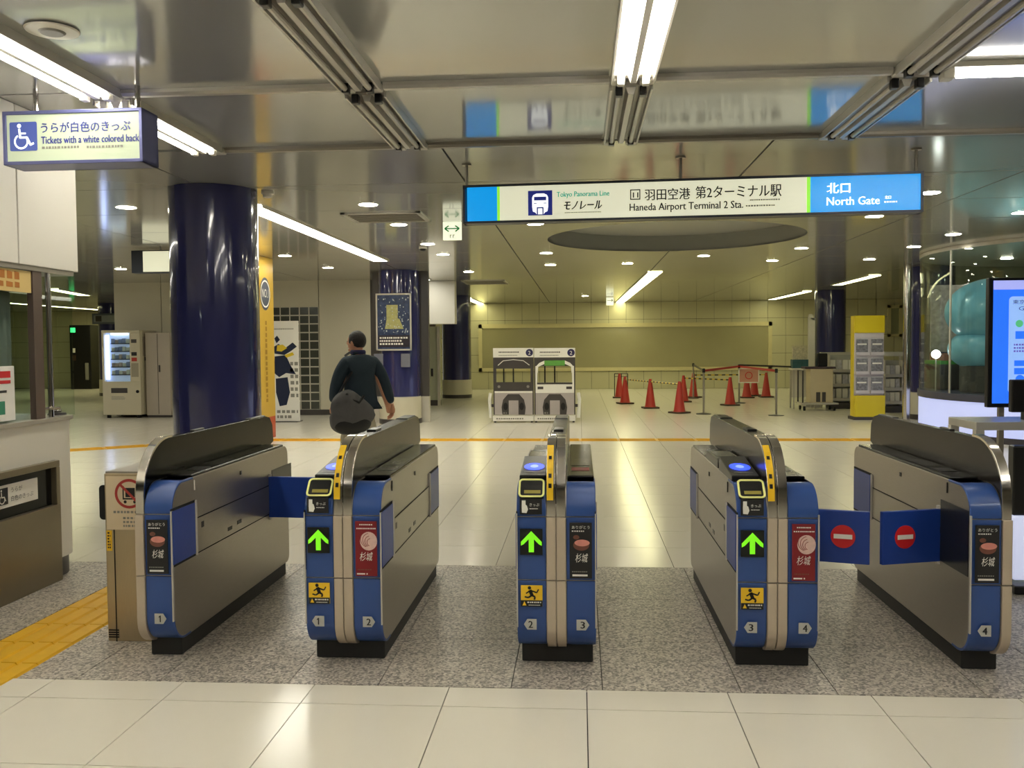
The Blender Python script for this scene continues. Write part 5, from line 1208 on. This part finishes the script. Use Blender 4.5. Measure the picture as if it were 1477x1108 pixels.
# head, face, ears
head = MB().ball((0, .062, 1.555), (.074, .093, .105), 28, 20)
head.ball((0, .152, 1.548), (.013, .02, .02), 10, 8).ball((.076, .06, 1.545), (.012, .022, .032), 10, 8).ball((-.076, .06, 1.545), (.012, .022, .032), 10, 8).ball((0, .143, 1.505), (.026, .012, .007), 10, 6).ball((0, .125, 1.475), (.03, .028, .02), 10, 8)
turn_head(head).build('head', skin_m, person, smooth=True)
turn_head(MB().ball((-.03, .140, 1.563), .010).ball((.03, .140, 1.563), .010)).build('eyes', 'print_black', person, smooth=True)
hb_ = MB().ball((0, .048, 1.572), (.084, .100, .106), 28, 20); hb_.v = [(x * (1 if z > 1.52 else .96), min(y, .115 + .5 * max(0, z - 1.60)), max(z, 1.50 + .55 * max(0, y - .02))) for x, y, z in hb_.v]
hb_.ball((.073, .045, 1.565), (.014, .03, .04), 10, 8).ball((-.073, .045, 1.565), (.014, .03, .04), 10, 8)
turn_head(hb_).build('hair', hr, person, smooth=True)
# jacket: torso and sleeves
jv = [(0, 0, .88), (0, .0, 1.02), (0, -.005, 1.18), (0, -.01, 1.32), (0, .012, 1.405), (0, .03, 1.435), (-.155, .0, 1.355), (-.225, .04, 1.20), (-.245, .08, 1.08), (-.225, .16, .93), (.155, 0, 1.355), (.235, -.04, 1.20), (.27, -.07, 1.08), (.325, -.075, .90)]
je = [(0, 1), (1, 2), (2, 3), (3, 4), (4, 5), (3, 6), (6, 7), (7, 8), (8, 9), (3, 10), (10, 11), (11, 12), (12, 13)]
jr = [(.2, .14), (.19, .13), (.185, .135), (.17, .12), (.09, .085), (.072, .072), .085, .072, .066, .052, .085, .072, .064, .048]
part('jacket', skinmesh(jv, je, jr, root=1), jk)
MB().lathe([(.066, 0), (.08, .01), (.082, .035), (.07, .05)], (0, .035, 1.425), 24).build('collar', mat('collar_navy', (44, 46, 84), rough=.8), person, smooth=True)
# trousers and shoes
tv = [(0, 0, .92), (0, .0, .84), (-.095, .02, .80), (-.095, .13, .49), (-.09, .08, .12), (.095, -.01, .80), (.095, -.02, .49), (.09, -.25, .15)]
te = [(0, 1), (1, 2), (2, 3), (3, 4), (1, 5), (5, 6), (6, 7)]
part('trousers', skinmesh(tv, te, [(.165, .12), (.15, .115), (.1, .1), .078, .066, (.1, .1), .078, .066], root=0), tr)
for x, y, z, p_ in ((-.09, .13, 0, 0), (.09, -.24, .0, .35)):
    mb = MB().ball((0, .02, .04), (.045, .13, .05), 18, 12); mb.v = [(a, b, max(c, 0)) for a, b, c in mb.v]; o = mb.build('shoe', sh_, person, (x, y, z), smooth=True); o.rotation_euler = (-p_, 0, 0)
    if p_: o.location = (x, y - .03, .035)
# hands: palm and five fingers each
def hand(side, wrist, direction, curl, name):
    d = Vector(direction).normalized(); s = Vector((0, 1, 0)); s = (s - d * s.dot(d)).normalized(); nrm = d.cross(s)
    mb = MB(); w = Vector(wrist)
    for k in range(7): 
        t = k / 6; c = w + d * (.085 * t); 
    mb.tube([w - d * .01, w + d * .02, w + d * .055, w + d * .088], [.022, .027, .034, .028], 12)
    for k, (o, l) in enumerate(((-.027, .07), (-.009, .08), (.009, .075), (.026, .06))):
        b = w + d * .08 + s * o; b1 = b + d * l * .45 + nrm * curl * l * .15; b2 = b1 + d * l * .3 + nrm * curl * l * .35; b3 = b2 + d * l * .12 + nrm * curl * l * .3
        mb.tube([b, b1, b2, b3], [.0095, .009, .008, .006], 8)
    b = w + d * .03 + s * .026; mb.tube([b, b + d * .03 + s * .022, b + d * .055 + s * .026 + nrm * curl * .01], [.011, .01, .007], 8)
    mb.build(name, skin_m, person, smooth=True)
hand(1, (.33, -.075, .895), (.12, .08, -1), -1, 'right_hand')
hand(-1, (-.215, .19, .90), (.05, .35, -1), 1, 'left_hand')
# slung bag on the person's back and its strap
bag = thing('shoulder_bag', 'dark grey slung bag hanging low on the back of the walking person', 'bag', (pc.x - .17, PY - .03, .035), RAD(42))
bgm = mat('bag_grey', (86, 84, 84), rough=.8, var=.15, vscale=10, bump=.4, bscale=25)
mb = MB().ball((-.035, -.23, .80), (.235, .125, .225), 32, 22); mb.v = [(x * (1.08 if z < .8 else 1 - .5 * max(0, z - .86)) + .02 * sin(z * 18), y + .01 * sin(x * 24), z - (.02 * sin(x * 14) if z > .85 else 0)) for x, y, z in mb.v]
mb.build('pouch', bgm, bag, smooth=True)
mb = MB().ball((-.03, -.235, .69), (.215, .12, .115), 28, 16); mb.build('dark_bottom', mat('bag_black', (30, 30, 30), rough=.7, bump=.3), bag, smooth=True)
mb = MB(); mb.tube([(-.2, -.22, .93), (-.1, -.20, 1.08), (.02, -.165, 1.22), (.11, -.11, 1.36), (.12, -.01, 1.44), (.08, .1, 1.38)], .014, 8); mb.tube([(.11, -.2, .96), (.14, -.19, 1.02), (.17, -.15, .98)], .012, 8); mb.build('strap', 'black', bag, smooth=True)
MB().tube([(-.12, -.29, 1.0), (-.06, -.33, .93), (0, -.335, .91), (.07, -.31, .97)], .016, 8).build('grab_handle', 'black', bag, smooth=True)
